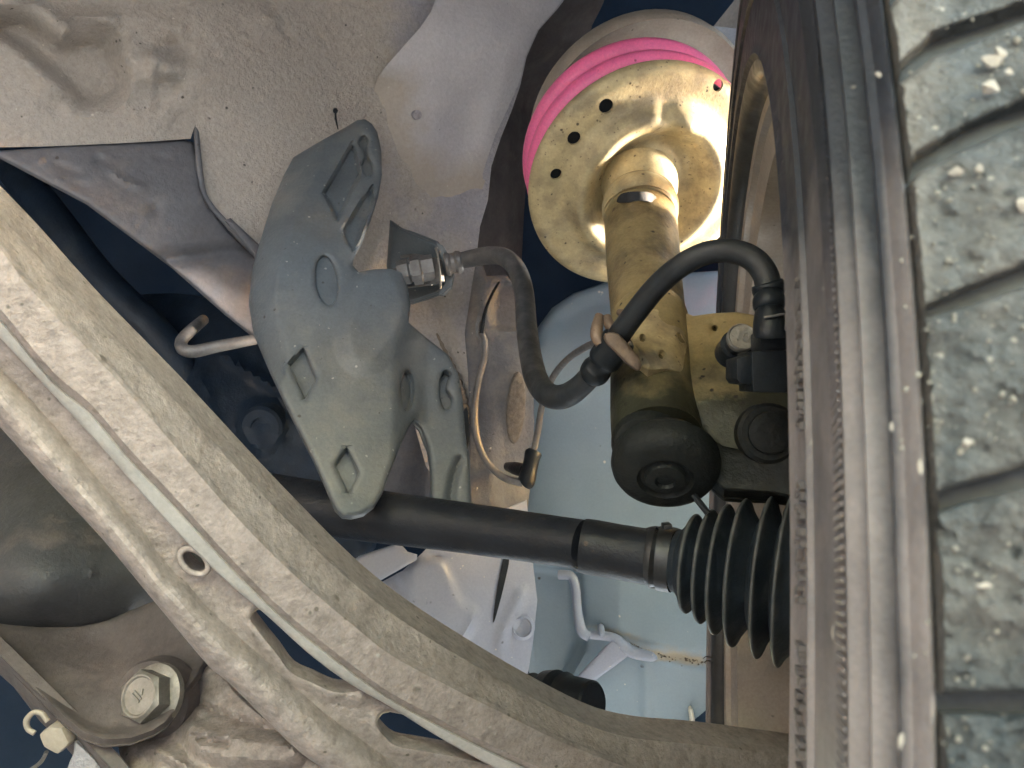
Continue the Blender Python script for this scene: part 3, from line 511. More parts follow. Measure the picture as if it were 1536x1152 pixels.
vs, es, fs, *_ = delaunay_2d_cdt([Vector(p) for p in V2], E2, [], 0, 1e-6)
fs = [f for f in fs if (lambda c: .024 < math.hypot(*c) < .131 and all(math.hypot(c[0] - h[0], c[1] - h[1]) > h[2] * .97 for h in HL))((sum(vs[i].x for i in f) / 3, sum(vs[i].y for i in f) / 3))]
def seat_pt(x, y, off):
    r = math.hypot(x, y); a = math.atan2(y, x); h = seat_h(r, a)
    for dx, dy, s, hh in ((.012, .062, .010, -.005), (.008, .083, .008, -.008), (-.055, .050, .016, .003), (.030, .073, .012, .004), (-.098, -.052, .006, -.006), (-.066, -.092, .006, -.006)): h += hh * math.exp(-((x - dx) ** 2 + (y - dy) ** 2) / s ** 2)
    return SC + u * x + v * y + SN * (h + off)
N = len(vs); Vv = [seat_pt(p.x, p.y, 0) for p in vs] + [seat_pt(p.x, p.y, -.0035) for p in vs]
Fc = [tuple(f) for f in fs] + [tuple(N + i for i in f[::-1]) for f in fs]; cnt = {}
for f in fs:
    for k in range(3): a, b = f[k], f[(k + 1) % 3]; cnt.setdefault((min(a, b), max(a, b)), []).append((a, b))
Fc += [(l[0][1], l[0][0], N + l[0][0], N + l[0][1]) for l in cnt.values() if len(l) == 1]
obj('spring_seat', Vv, Fc, M_gold, st, 50)
tube('collar', [(958, 268, .84, 58), (960, 285, .83, 56), (961, 300, .82, 52)], M_gold, st, 40, 4)
tube('tube', [(960, 300, .82, 44), (960, 304, .815, 52), (960, 310, .81, 54), (961, 330, .80, 54), (964, 380, .76, 55), (969, 440, .71, 55), (973, 480, .68, 55.5)], M_tube, st, 48, 4)
tb_ = tube('lower_sleeve', [(973, 478, .682, 55), (974, 484, .677, 58), (976, 520, .65, 60), (979, 560, .63, 63), (982, 620, .597, 66), (986, 660, .575, 68)], M_goldshade, st, 48, 4, attr=lambda v: .70 - 9.5 * max(0, .046 - v.z) - 9 * max(0, .090 - v.x))  # plating darkened downward and to the left as painted shade
panel('slot_shade_sheet', cr([(925, 303), (930, 292), (942, 288), (960, 287), (976, 289), (985, 297), (986, 306), (972, 302), (955, 301), (938, 304)], 3), lambda x, y: .750 + .00002 * (x - 957) ** 2, M_groove, st, thick=.002, step=5)  # dark sheet before the collar, coloured as the shade inside a slot
tube('lip_ring', [(960, 304, .812, 53), (960, 311, .806, 57), (961, 322, .80, 56), (961, 326, .797, 53)], M_gold, st, 40, 3)
# hose loop bracket wrapped round the tube
def d_wrap(x, y):
    c = np.interp(y, [450, 480, 520, 560, 640], [.70, .68, .65, .63, .585]); r = .0345; dx = (np.asarray(x, float) - 977) / FPX * c
    return c - 1.47 * np.sqrt(np.maximum(r * r - dx * dx, (.35 * r) ** 2)) - .008
panel('wrap_plate', [(930, 505), (948, 470), (985, 462), (1010, 462), (1032, 468), (1034, 500), (1038, 556), (1032, 561), (1000, 553), (972, 556), (955, 546)], d_wrap, M_gold, st, holes=[ell(964, 507, 4.5, 6), ell(993, 532, 5, 6.5), cr([(1016, 501), (1020, 500), (1024, 507), (1027, 514), (1022, 514), (1017, 508)], 3)], thick=.008, step=5, rnd=.002, rw=4, bumps=[gauss(1018, 503, 14, 16, .004), ridge([(950, 512), (975, 550)], 5, .003)])
panel('hose_lug', cr([(908, 500), (926, 500), (944, 518), (962, 542), (958, 556), (944, 548), (926, 530), (910, 514)], 3), lambda x, y: .553 + 0 * x, M_lug, st, thick=.006, step=4, rnd=.002, rw=4)
tube('lug_fold', [(899, 474, .58, 7), (896, 488, .575, 9), (895, 504, .57, 9.5), (901, 517, .568, 8)], M_lug, st, 12)
tube('lug_fold', [(910, 476, .58, 7), (914, 487, .575, 8.5), (922, 496, .57, 8.5), (932, 501, .562, 6)], M_lug, st, 12)
tube('lug_fold', [(928, 468, .58, 5), (936, 472, .575, 7.5), (942, 482, .57, 6)], M_lug, st, 12)
lathe('spring_pad', SC, SN, [(-.0055, .06), (-.0055, .120), (-.0085, .121), (-.0085, .06)], M_rubber, st, 64, closed=True)
# coil spring
sp = thing('coil_spring', 'bright pink painted coil spring clamped above the gold spring seat', 'spring', F(985, 180, .90))
MC = F(962, 192, .955); pts = []; Rr = []
for k in range(150):
    t = k / 149; ph = math.radians(-70 + 2.15 * 360 * t); c = SC - SN * (.0185) - SN * (.055 * t) + v * (.004 + .012 * t)
    pts.append(c + u * (.116 - .003 * t) * math.cos(ph) + v * (.116 - .003 * t) * math.sin(ph)); Rr.append(.0118)
Vs, Fs = sweep(pts, Rr, 18); obj('coil', Vs, Fs, M_pink, sp, 60)
um = thing('strut_mount', 'beige steel upper spring cup above the pink coil', 'strut mount', MC)
lathe('upper_cup', F(962, 200, .945), SN, [(.0, .0), (.002, .085), (.004, .118), (.010, .132), (.014, .136), (.006, .140), (-.012, .139), (-.02, .125), (-.03, .08), (-.03, .0)], M_mount, um, 72, 35)

# ------------------------------------------------------------------ steering knuckle and ball joint
kn = thing('steering_knuckle', 'shade-painted gold and black hub knuckle clamped to the strut foot', 'knuckle', F(1090, 640, .56))
d_kn = tps([(1010, 462, .66), (1100, 466, .63), (1200, 480, .60), (1030, 560, .60), (1200, 620, .55), (1050, 650, .57), (1190, 750, .53), (1100, 740, .54), (1000, 640, .575)])
panel('flange', [(1000, 470), (1020, 466), (1040, 474), (1070, 470), (1105, 468), (1140, 474), (1215, 492), (1215, 752), (1160, 742), (1110, 738), (1086, 735), (1060, 712), (1020, 690), (990, 640), (985, 560)], d_kn, M_goldshade, kn, thick=.02, step=6, rnd=.008, rw=10, dust=lambda x, y: .95 - np.clip((y - 500) / 110, 0, 1) * 1.0 + gauss(1060, 590, 50, 22, .3)(x, y),  # plating darkened downward as painted shade
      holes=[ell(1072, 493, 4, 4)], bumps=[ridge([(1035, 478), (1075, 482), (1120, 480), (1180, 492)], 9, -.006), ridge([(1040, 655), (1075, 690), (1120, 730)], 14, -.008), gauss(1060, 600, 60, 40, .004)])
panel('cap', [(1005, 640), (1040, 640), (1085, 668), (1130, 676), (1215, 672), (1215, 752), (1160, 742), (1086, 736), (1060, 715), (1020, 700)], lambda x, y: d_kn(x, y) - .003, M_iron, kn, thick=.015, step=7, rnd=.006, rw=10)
lathe('foot', F(998, 697, .553), Vector((-.14, -.74, -.66)), [(-.018, .030), (-.012, .0345), (-.007, .0385), (.0, .039), (.006, .0375), (.010, .035), (.013, .030), (.0145, .020), (.0115, .0175), (.0115, .015), (.0155, .0135), (.0165, .0075), (.014, .006), (.014, 0)], M_iron, kn, 56, 30)
lathe('boss', F(968, 668, .56), Vector((-.35, -.9, -.25)), [(-.03, .026), (0, .0255), (.006, .022), (.006, 0)], M_iron, kn, 28)
lathe('large_bolt', F(1152, 650, .545), Vector((-.12, -.97, .1)), [(-.01, .022), (.003, .0215), (.005, .019), (.005, .015), (.009, .0145), (.010, .012), (.010, 0)], M_iron, kn, 32, 25)
tube('bracket_arm', [(1040, 742, .55, 5), (1062, 770, .545, 5)], M_rubber, kn, 8)
bc = F(1112, 507, .50); bax = Vector((-.02, -.93, .30)).normalized()
sb = thing('sensor_bolt', 'grey bolt head stamped 10 beside the hose end', 'bolt', bc)
hd = lathe('bolt_head', bc, bax, [(-.003, .0092), (.0015, .0096), (.0028, .0088), (.0022, .0080), (.0022, 0)], M_steel, sb, 40, 30)
lathe('shank', bc, bax, [(-.030, .0105), (-.012, .0105), (-.012, .0078), (-.003, .0078)], M_rubber, sb, 24)
def stamp(txt, c, axis, up, size, matl, parent, depth=.0004):
    """raised lettering as one mesh"""
    cu = bpy.data.curves.new('stamp', 'FONT'); cu.body = txt; cu.size = size; cu.extrude = depth; cu.align_x = 'CENTER'; cu.align_y = 'CENTER'
    to = bpy.data.objects.new('stamp_tmp', cu); COL.objects.link(to); bpy.context.view_layer.update()
    me = bpy.data.meshes.new_from_object(to.evaluated_get(bpy.context.evaluated_depsgraph_get())); bpy.data.objects.remove(to)
    a = Vector(axis).normalized(); y = (Vector(up) - a * a.dot(Vector(up))).normalized(); x = y.cross(a)
    V = [Vector(c) + x * p.co.x + y * p.co.y + a * p.co.z for p in me.vertices]; Fc = [tuple(p.vertices) for p in me.polygons]
    return obj('raised_mark', V, Fc, matl, parent, 30)
stamp('10', bc + bax * .0024, bax, (.25, 0, 1), .0105, M_steel, sb, .0009)
ss = thing('wheel_sensor', 'dark plastic sensor block wedged between knuckle and wheel', 'sensor', F(1150, 550, .47))
pblock('housing', [(1127, 527), (1196, 524), (1196, 590), (1130, 588)], .465, .03, M_rubber, ss, .0012)
pblock('housing', [(1105, 538), (1128, 531), (1130, 578), (1110, 575), (1105, 568)], .467, .025, M_rubber, ss, .0012)
pblock('neck', [(1141, 498), (1190, 498), (1190, 527), (1141, 527)], .468, .02, M_rubber, ss, .001)
tube('wire_clip', [(1146, 476, .452, 2), (1160, 474, .45, 2), (1178, 472, .45, 2), (1179, 490, .45, 2), (1177, 499, .455, 2)], M_dkst, ss, 8)

# ------------------------------------------------------------------ drive shaft with boot
ds = thing('drive_shaft', 'black drive shaft ending in a ribbed rubber bellows boot', 'drive shaft', F(900, 820, .62))
tube('shaft', [(380, 748, .73, 43), (440, 757, .715, 41), (570, 775, .68, 39), (700, 792, .65, 37.5), (860, 815, .60, 37), (872, 818, .597, 39.5), (885, 820, .595, 41), (930, 828, .586, 41), (990, 838, .575, 42)], M_shaft, ds, 40, 4)
B0 = F(985, 836, .576); B1 = F(1195, 872, .53); ba = (B1 - B0).normalized(); BL = (B1 - B0).length
tube('clamp_band', [(977, 835, .578, 43), (978, 835, .578, 46), (984, 836, .577, 46), (985, 836, .576, 43)], M_clamp, ds, 40, 2)
tube('clamp_band', [(988, 837, .576, 43), (989, 837, .576, 48), (1011, 840, .572, 48), (1013, 841, .571, 44)], M_clamp, ds, 40, 2)
pblock('clamp_ear', [(996, 788), (1008, 786), (1010, 794), (996, 796)], .555, .012, M_clamp, ds, .001)
crest = [(.266, .0361), (.379, .0411), (.49, .0465), (.619, .0522), (.794, .0561), (.935, .0587)]; prof = [(BL * .135, .0205), (BL * .145, .0225), (BL * .175, .0232)]
for k, (t, r) in enumerate(crest):
    r0 = .0236 if k == 0 else crest[k - 1][1] * .70; t0 = .18 if k == 0 else (t + crest[k - 1][0]) / 2 + .012; t1 = (t + crest[k + 1][0]) / 2 + .012 if k < 5 else 1.10
    for q_ in range(1, 9): f_ = q_ / 9; prof.append((BL * (t0 + (t - .021 - t0) * f_), r0 + (r * .94 - r0) * f_ ** 1.15 * (1 - .12 * math.sin(math.pi * f_))))
    prof += [(BL * (t - .018), r * .955), (BL * (t - .012), r * .982), (BL * (t - .004), r), (BL * (t + .005), r), (BL * (t + .013), r * .982), (BL * (t + .019), r * .955)]
    for q_ in range(1, 9): f_ = q_ / 8; prof.append((BL * (t + .022 + (t1 - t - .022) * f_), r * (.935 - .235 * f_ ** .85)))
prof.append((BL * 1.11, .001))
def boot_crest_light(v):  # pale fold crests painted as caught light, over thin even dust
    t = (Vector(v) - B0).dot(ba) / BL; return .55 * sum(math.exp(-((t - c[0]) / .016) ** 2) for c in crest) + .12
lathe('boot', B0, ba, prof, M_boot, ds, 72, 80, attr=boot_crest_light)

# ------------------------------------------------------------------ wheel: tyre, tread blocks, rim, disc
WC = Vector((.1404, .5, -.1189)); yaw, rol = .22246, .02687
w1 = Vector((math.sin(yaw), math.cos(yaw), 0)); w2 = Vector((math.sin(rol), 0, math.cos(rol))); w2 = (w2 - w1 * w1.dot(w2)).normalized(); wa = w1.cross(w2)
if wa.x > 0: wa = -wa                          # inboard
wh = thing('wheel', 'car wheel with dusty worn tyre on the right, tread blocks facing the viewer', 'wheel', WC)
WW = .20
def rprof(p): return [(-h, r) for h, r in p]
sidewall = [(.001, .3075), (-.0005, .312), (0, .318), (-.0005, .327), (-.0005, .3375), (.0014, .3382), (.0014, .340), (0, .3408), (.0005, .350), (.0006, .362), (-.0002, .372), (-.0014, .3775), (.0004, .3785), (.0008, .381), (-.0010, .3822), (-.0050, .3832), (-.0050, .3865), (-.0012, .3880), (-.0010, .3900), (-.0058, .3912), (-.0060, .3945), (-.0034, .3960), (-.0034, .3975), (-.0048, .3986), (-.0056, .4012), (-.0064, .4022), (-.0070, .4018), (-.0073, .3993), (-.02, .3993), (-.10, .4005)]
sw_prof = [(h, r) for h, r in sidewall]
def tyre_dust_light(v):                               # paler low down as painted light; road dust thinner in the shoulder grooves
    p = Vector(v) - WC; y = p.dot(w2); h = p.dot(wa); r = p.length
    return (-.45 if (h < -.0025 and .380 < r < .3985) or h < -.0071 else 0) + .78 * min(1, max(0, (.215 - y) / .13)) + .06 * math.sin(y * 60)
full = sw_prof + [(-WW - h, r) for h, r in sw_prof[::-1]] + [(-WW + .006, .300), (-WW + .02, .296), (-.02, .296), (-.006, .300)]
tyre = lathe('tyre', WC, wa, full, M_tyre, wh, 260, 28, closed=True, ref=w1, attr=tyre_dust_light)
lathe('tread_base', WC, wa, [(-.0075, .397), (-.0076, .4000), (-.02, .4002), (-.185, .4002), (-.186, .397)], M_groove, tyre, 220, 40, ref=w1)
rimp = [(-.004, .3085), (-.0015, .3075), (-.0015, .304), (-.003, .300), (-.006, .297), (-.010, .296), (-.0125, .294), (-.0145, .289), (-.016, .2885), (-.019, .287), (-.022, .281), (-.024, .274), (-.060, .270), (-.13, .266), (-.19, .262), (-.196, .270), (-.19, .285), (-.12, .290), (-.03, .292), (-.012, .300)]
lathe('rim', WC, wa, rimp, M_rim, wh, 200, 28, closed=True, ref=w1)
lathe('rim_lip', WC, wa, [(-.0012, .3045), (-.002, .2995), (-.006, .2955), (-.010, .2945), (-.0135, .2925), (-.0150, .2895), (-.016, .290), (-.012, .2965), (-.005, .3005), (-.002, .3055)], M_rimd, wh, 200, 40, closed=True, ref=w1)
lathe('wheel_face', WC - wa * .165, wa, [(-.03, .0), (-.03, .08), (-.02, .16), (-.03, .268), (-.02, .270), (.0, .24), (.004, .12), (.0, .0)], M_rim, wh, 80, 30)
lathe('hub', WC - wa * .165, wa, [(-.03, .0), (-.03, .07), (.0, .075), (.03, .06), (.035, 0)], M_rimd, wh, 40)
# tread blocks: drawn on the tread surface, 8 mm proud of the grooves
def d_tread(rad):
    def f_(x, y):
        dx = (np.asarray(x, float) - CX) / FPX; dz = (CY - np.asarray(y, float)) / FPX; D = np.stack([dx, np.ones_like(dx), dz], -1)
        a = np.array(wa); c = np.array(WC); Dp = D - (D @ a)[..., None] * a; Cp = c - (c @ a) * a
        A = (Dp * Dp).sum(-1); Bq = -(Dp * Cp).sum(-1); Cq = (Cp * Cp).sum() - rad * rad; return (-Bq - np.sqrt(np.maximum(Bq * Bq - A * Cq, 1e-9))) / A
    return f_
tb = [[(1300, -20), (1312, 60), (1318, 110), (1322, 132), (1345, 98), (1400, 50), (1470, 26), (1540, 2), (1640, -34), (1640, -90), (1420, -90), (1380, -40), (1330, 14), (1314, 20)],
      [(1328, 170), (1350, 125), (1400, 85), (1470, 58), (1536, 32), (1640, -6), (1640, 118), (1536, 150), (1450, 188), (1375, 230), (1334, 268), (1326, 240)],
      [(1330, 300), (1340, 286), (1378, 258), (1450, 222), (1536, 184), (1640, 152), (1640, 362), (1536, 396), (1450, 432), (1384, 462), (1372, 473), (1384, 478), (1450, 460), (1536, 430), (1640, 398), (1640, 680), (1536, 702), (1450, 724), (1402, 742), (1372, 782), (1352, 830), (1347, 780), (1342, 600), (1336, 420)],
      [(1360, 870), (1370, 820), (1402, 768), (1450, 752), (1536, 732), (1640, 710), (1640, 1036), (1536, 1038), (1400, 1040), (1366, 1038), (1360, 960)],
      [(1366, 1064), (1400, 1068), (1536, 1072), (1640, 1074), (1640, 1300), (1366, 1300), (1364, 1150)]]
def keep_in(p):
    c = np.array(WC); a = np.array(wa); h = (p - c) @ a
    return p - np.maximum(h + .0076, 0)[:, None] * a
for o in tb:
    panel('tread_block', o, d_tread(.4045), M_tread, tyre, thick=.005, fix=keep_in, step=11, rnd=.0022, rw=12, sharp=40, bumps=[lump(4, 30, .0006, lambda x, y: 1), lump(14, 9, .0003, lambda x, y: 1), gauss(1375, 520, 26, 40, -.001)], dust=lambda x, y: .34 + .5 * np.clip((1425 - x) / 60, 0, 1) + gauss(1490, 470, 60, 200, .16)(x, y) + gauss(1500, 850, 70, 150, .2)(x, y))
panel('tread_rib', [(1690, -100), (1800, -100), (1800, 1300), (1690, 1300)], d_tread(.4045), M_tread, tyre, thick=.005, step=16, rnd=.003, rw=12, dust=lambda x, y: .4 + 0 * x)
# fine ribs on the shoulder, one mesh
V = []; Fc = []
for k in range(330):
    a = math.radians(180 - 62 + k * .30); ln = .0125 + .0035 * math.sin(k * .025)
    for j, (dr_, h_, da) in enumerate(((.3785, .0008, 0), (.3785 - ln, .0006, .0004), (.3785 - ln, .0006, .0030), (.3785, .0008, .0026), (.378, .0013, .0013), (.3785 - ln * .8, .0011, .0017))):
        aa = a + da; V.append(WC + (w1 * math.cos(aa) + w2 * math.sin(aa)) * dr_ + wa * h_)
    b = k * 6; Fc += [(b, b + 1, b + 5, b + 4), (b + 4, b + 5, b + 2, b + 3), (b, b + 4, b + 3), (b + 1, b + 2, b + 5), (b, b + 3, b + 2, b + 1)]
obj('shoulder_ribs', V, Fc, M_tyre, tyre, 20, tyre_dust_light, kind='stuff')
# raised worn lettering beside the rim, unreadable characters as short strokes
V = []; Fc = []; rs = random.Random(3); a = math.radians(180 - 15)
def stroke(aa, r0, r1, wd_):
    b = len(V)
    for h_ in (-.0006, .0012):
        for (x, y) in ((0, r0), (wd_, r0), (wd_, r1), (0, r1)): V.append(WC + (w1 * math.cos(aa + x) + w2 * math.sin(aa + x)) * y + wa * h_)
    Fc.extend([(b + 4, b + 5, b + 6, b + 7), (b, b + 1, b + 5, b + 4), (b + 1, b + 2, b + 6, b + 5), (b + 2, b + 3, b + 7, b + 6), (b + 3, b, b + 4, b + 7)])
for lo, hi, st_ in ((418, 640, 13), (722, 900, 16), (960, 1085, 17), (1105, 1150, 20), (1165, 1220, 20)):
    y = lo
    while y < hi:
        ang = None
        for k in range(2):
            py = y + rs.uniform(-2, 2) + 5 * k; px = 1203 + rs.uniform(-4, 4)
            ray = F(px, py, 1); t = WC.dot(wa) / ray.dot(wa); p = ray * t - WC; r = p.length; aa = math.atan2(p.dot(w2), p.dot(w1))
            stroke(aa, r - rs.uniform(.001, .002), r + rs.uniform(.001, .0025), rs.uniform(.003, .006))
        y += st_ * rs.uniform(.85, 1.25)
obj('raised_lettering', V, Fc, M_letter, tyre, 20, kind='stuff')
for py, ln in ((118, 5), (224, 14), (256, 9), (290, 12), (986, 10), (992, 8)):   # moulding hairs on the far sidewall
    x_ = float(np.interp(py, [100, 300, 440, 740, 1000], [1106, 1094, 1084, 1069, 1064]))
    tube('moulding_hair', [(x_ + 4, py, .72, .9), (x_ - ln * .5, py - 1, .715, .8), (x_ - ln, py + 2, .71, .5)], M_letter, tyre, 5, 3)
rt = lathe('brake_disc', WC - wa * .075, wa, [(-.012, .0), (-.012, .135), (.012, .135), (.012, .0)], M_dkst, wh, 64)
V = []; Fc = []; rs = random.Random(11); dt = d_tread(.4046)
spots_ = [(1500, 110, 60), (1440, 260, 60), (1500, 330, 70), (1480, 480, 90), (1500, 610, 90), (1420, 620, 60), (1480, 870, 90), (1430, 1000, 80), (1480, 1120, 80), (1420, 420, 60), (1470, 40, 60)]
ico = [(0, 0, 1), (.89, 0, .45), (.28, .85, .45), (-.72, .53, .45), (-.72, -.53, .45), (.28, -.85, .45), (.72, .53, -.45), (-.28, .85, -.45), (-.89, 0, -.45), (-.28, -.85, -.45), (.72, -.53, -.45), (0, 0, -1)]
icf = [(0, 1, 2), (0, 2, 3), (0, 3, 4), (0, 4, 5), (0, 5, 1), (1, 6, 2), (2, 7, 3), (3, 8, 4), (4, 9, 5), (5, 10, 1), (6, 7, 2), (7, 8, 3), (8, 9, 4), (9, 10, 5), (10, 6, 1), (6, 11, 7), (7, 11, 8), (8, 11, 9), (9, 11, 10), (10, 11, 6)]
for k in range(420):
    sx, sy, sr = rs.choice(spots_); x = rs.gauss(sx, sr * .55); y = rs.gauss(sy, sr * .6); x = min(1620, max(1352, x))
    if not any(bool(inside(x, y, o_)) for o_ in tb): continue
    if k % 6 == 0: x = rs.uniform(1352, 1600)
    d_ = float(dt(x, y)); c = F(x, y, d_); r_ = abs(rs.gauss(0, 2.6) + 1.0) * d_ / FPX; b = len(V)
    for q_ in ico: V.append(c + Vector((q_[0] * r_ * rs.uniform(.6, 1.3), q_[1] * r_ * .6, q_[2] * r_ * rs.uniform(.6, 1.2))))
    Fc += [tuple(b + i for i in f_) for f_ in icf]
obj('mud_crumbs', V, Fc, M_crumb, tyre, 60, kind='stuff')
# grit wedged in the tread
stones = [(1487, 92, 24, 10), (1500, 82, 13, 16), (1484, 132, 19, 17), (1512, 108, 10, 8), (1318, 112, 7, 5), (1432, 258, 14, 10), (1470, 252, 9, 8), (1532, 306, 14, 18), (1380, 700, 6, 14), (1256, 548, 4, 12), (1478, 878, 16, 7), (1350, 1112, 6, 22), (1252, 955, 7, 22), (1249, 987, 4, 5), (1450, 664, 12, 10), (1338, 640, 4, 10)]
nm_st = ['wide flat pale stone in the top tread block', 'small pale pebble touching the upper end of the flat stone', 'plump pale pebble below the flat stone in the top tread block', 'tiny pale chip right of the plump pebble', 'tiny pale grit where the topmost groove starts', 'pale crumb in the second tread block', 'smaller pale crumb right of another in the second tread block', 'pinkish stone at the right edge of the second tread block', 'upright pale chip on the tread shoulder just above the lower groove', 'narrow pale crumb stuck on the ribbed sidewall band, upper one', 'flat pale stone in the middle of the lower tread block', 'tall pale crumb on the shoulder beside the lowest tread block', 'tall pale mud crumb on the ribbed sidewall band, lower one', 'tiny pale crumb under the tall mud crumb on the sidewall', 'pale crumb above the lower diagonal groove', 'thin pale crumb on the shoulder line left of the big middle block']
for i, (px, py, rx, ry) in enumerate(stones):
    on_side = px < 1300
    if on_side: ray = F(px, py, 1); d_ = WC.dot(wa) / ray.dot(wa) * 1
    else: d_ = float(d_tread(.405 if px > 1345 else .4018)(px, py))
    rs = random.Random(i); c = F(px, py, d_ - .0006); bm = bmesh.new(); bmesh.ops.create_icosphere(bm, subdivisions=2, radius=1)
    nrm = wa if on_side else -((c - WC) - wa * wa.dot(c - WC)).normalized() * -1
    k_ = [Vector((rs.uniform(-1, 1), rs.uniform(-1, 1), rs.uniform(-1, 1))).normalized() for _ in range(9)]
    V = []
    for vv in bm.verts:
        p = vv.co.copy()
        for q_ in k_:
            e_ = p.dot(q_) - .5
            if e_ > 0: p -= q_ * e_
        V.append(c + Vector((1, 0, 0)) * p.x * rx * d_ / FPX + Vector((0, 0, 1)) * p.z * ry * d_ / FPX + Vector((0, 1, 0)) * p.y * min(rx, ry) * .55 * d_ / FPX)
    Fc = [tuple(v_.index for v_ in f_.verts) for f_ in bm.faces]; bm.free()
    o = obj('stone', V, Fc, M_stone, None, 25); o['label'] = nm_st[i]; o['category'] = 'stone'; o['group'] = 'grit stuck to the tyre'

# ------------------------------------------------------------------ control arm in the foreground
ca = thing('control_arm', 'pale cast alloy control arm sweeping across the lower left foreground', 'control arm', F(450, 870, .42))
L0 = [(-90, 225), (0, 318), (100, 428), (235, 565), (400, 740), (545, 880), (700, 985), (860, 1073), (945, 1100), (1060, 1110), (1230, 1130)]
L1 = [(-90, 275), (0, 365), (50, 430), (190, 578), (340, 752), (435, 850), (530, 932), (600, 985), (740, 1057), (860, 1115), (1000, 1165), (1200, 1215)]
L2 = [(-90, 385), (0, 480), (78, 573), (135, 620), (193, 688), (260, 758), (350, 855), (418, 922), (486, 977), (548, 1024), (600, 1058), (740, 1130), (900, 1200), (1150, 1290)]
L3 = [(-90, 410), (0, 507), (50, 560), (146, 664), (224, 753), (281, 815), (340, 872), (402, 925), (465, 982), (522, 1024), (585, 1060), (652, 1102), (730, 1146), (880, 1225), (1100, 1320)]
L5 = [(-90, 470), (21, 576), (78, 638), (146, 721), (216, 802), (247, 846), (281, 878), (320, 922), (400, 993), (486, 1070), (540, 1110), (600, 1150), (720, 1215)]
L6 = [(-90, 550), (0, 641), (65, 714), (146, 800), (190, 852), (237, 909), (312, 998), (340, 1021), (392, 1073), (444, 1123), (486, 1154), (580, 1215), (640, 1260)]
d_arm = tps([(-90, 300, .345), (0, 420, .355), (400, 800, .40), (700, 1040, .44), (950, 1130, .49), (1230, 1170, .56), (0, 640, .37), (300, 950, .40), (560, 1160, .43)])
def samp(L, n): 
    c = np.array(cr(L, 8, False)); s = c[:, 0] * .68 + c[:, 1] * .73; o = np.argsort(s); c = c[o]; s = s[o]; q = np.linspace(s[0], s[-1], n); return np.stack([np.interp(q, s, c[:, 0]), np.interp(q, s, c[:, 1])], 1)
def loft(name, lines, offs, matl, parent, n=150, sub=3, back=.03, rough=.0006, sharp=32):
    sm = [samp(l, n) for l in lines]; rows = []; rng = np.random.RandomState(len(name))
    for i in range(len(sm) - 1):
        for k in range(sub): t = k / sub; rows.append((sm[i] * (1 - t) + sm[i + 1] * t, offs[i] * (1 - t) + offs[i + 1] * t))
    rows.append((sm[-1], offs[-1])); G = []
    for xy, of in rows:
        x, y = xy[:, 0], xy[:, 1]; nz = (np.sin(x * .11 + y * .07) + np.sin(x * .05 - y * .13 + 2) + np.sin(x * .19 + y * .23 + 1)) * rough / 3
        d = d_arm(x, y) + of + nz; G.append([F(a, b, c) for a, b, c in zip(x, y, d)])
    G.append([p + Vector((0, back, 0)) for p in G[-1]]); G.insert(0, [p + Vector((0, back, 0)) for p in G[0]]); m = len(G)
    V = [p for r in G for p in r]; Fc = [(i * n + k, i * n + k + 1, ((i + 1) % m) * n + k + 1, ((i + 1) % m) * n + k) for i in range(m) for k in range(n - 1)]
    Fc += [tuple(i * n for i in range(m)), tuple(i * n + n - 1 for i in range(m))[::-1]]
    return obj(name, V, Fc, matl, parent, sharp)
def mixl(A, Bm, t): a = samp(A, 60); b = samp(Bm, 60); return [tuple(p) for p in a * (1 - t) + b * t]
loft('upper_rib', [L0, mixl(L0, L1, .12), mixl(L0, L1, .9), L1, mixl(L1, L2, .08), mixl(L1, L2, .85), L2], [.030, .022, .0055, .0026, 0, -.001, .004], M_alloy, ca, sharp=28)
loft('machined_edge', [L2, mixl(L2, L3, .12), mixl(L2, L3, .9), L3], [.0032, .0022, .005, .0075], M_mach, ca, n=150, sub=2, back=.024, rough=.0002)
loft('lower_rib', [L5] + [mixl(L5, L6, t) for t in (.15, .3, .45, .6, .75, .88, .97)] + [L6], [.012, .006, .0015, -.001, -.0018, -.001, .0015, .005, .010], M_alloy, ca, n=150, sub=2, back=.02)
wl = [tuple(p) for p in samp(mixl(L2, L3, .5), 70)] + [tuple(p) for p in samp(mixl(L5, L6, .2), 70)][::-1]
hA = cr([(376, 925), (396, 915), (440, 940), (520, 1010), (536, 1032), (524, 1037), (500, 1036), (468, 1022), (438, 1008), (415, 978), (392, 950)], 3)
hB = cr([(566, 1084), (585, 1068), (650, 1090), (730, 1140), (722, 1142), (680, 1133), (630, 1124), (596, 1118), (576, 1102)], 3)
hC = ell(293, 842, 20, 13, 38)
panel('web', wl, lambda x, y: d_arm(x, y) + .013, M_alloy, ca, holes=[hA, hB, hC], thick=.014, step=6, rnd=.004, rw=12, sharp=50,
      bumps=[ridge(list(hA)[:1] + list(hA)[14:] + list(hA)[:1], 12, .004), ridge(list(hB)[14:] + list(hB)[:1], 10, .004)])
V = []; Fc = []
tube_pts = [F(x, y, float(d_arm(x, y)) + .009) for x, y in ell(291, 842, 24, 16, 38, 40)]
Vt, Ft = sweep(tube_pts + tube_pts[:1], [.0017] * 41, 10, False); obj('hole_collar', Vt, Ft, M_alloy, ca, 60)

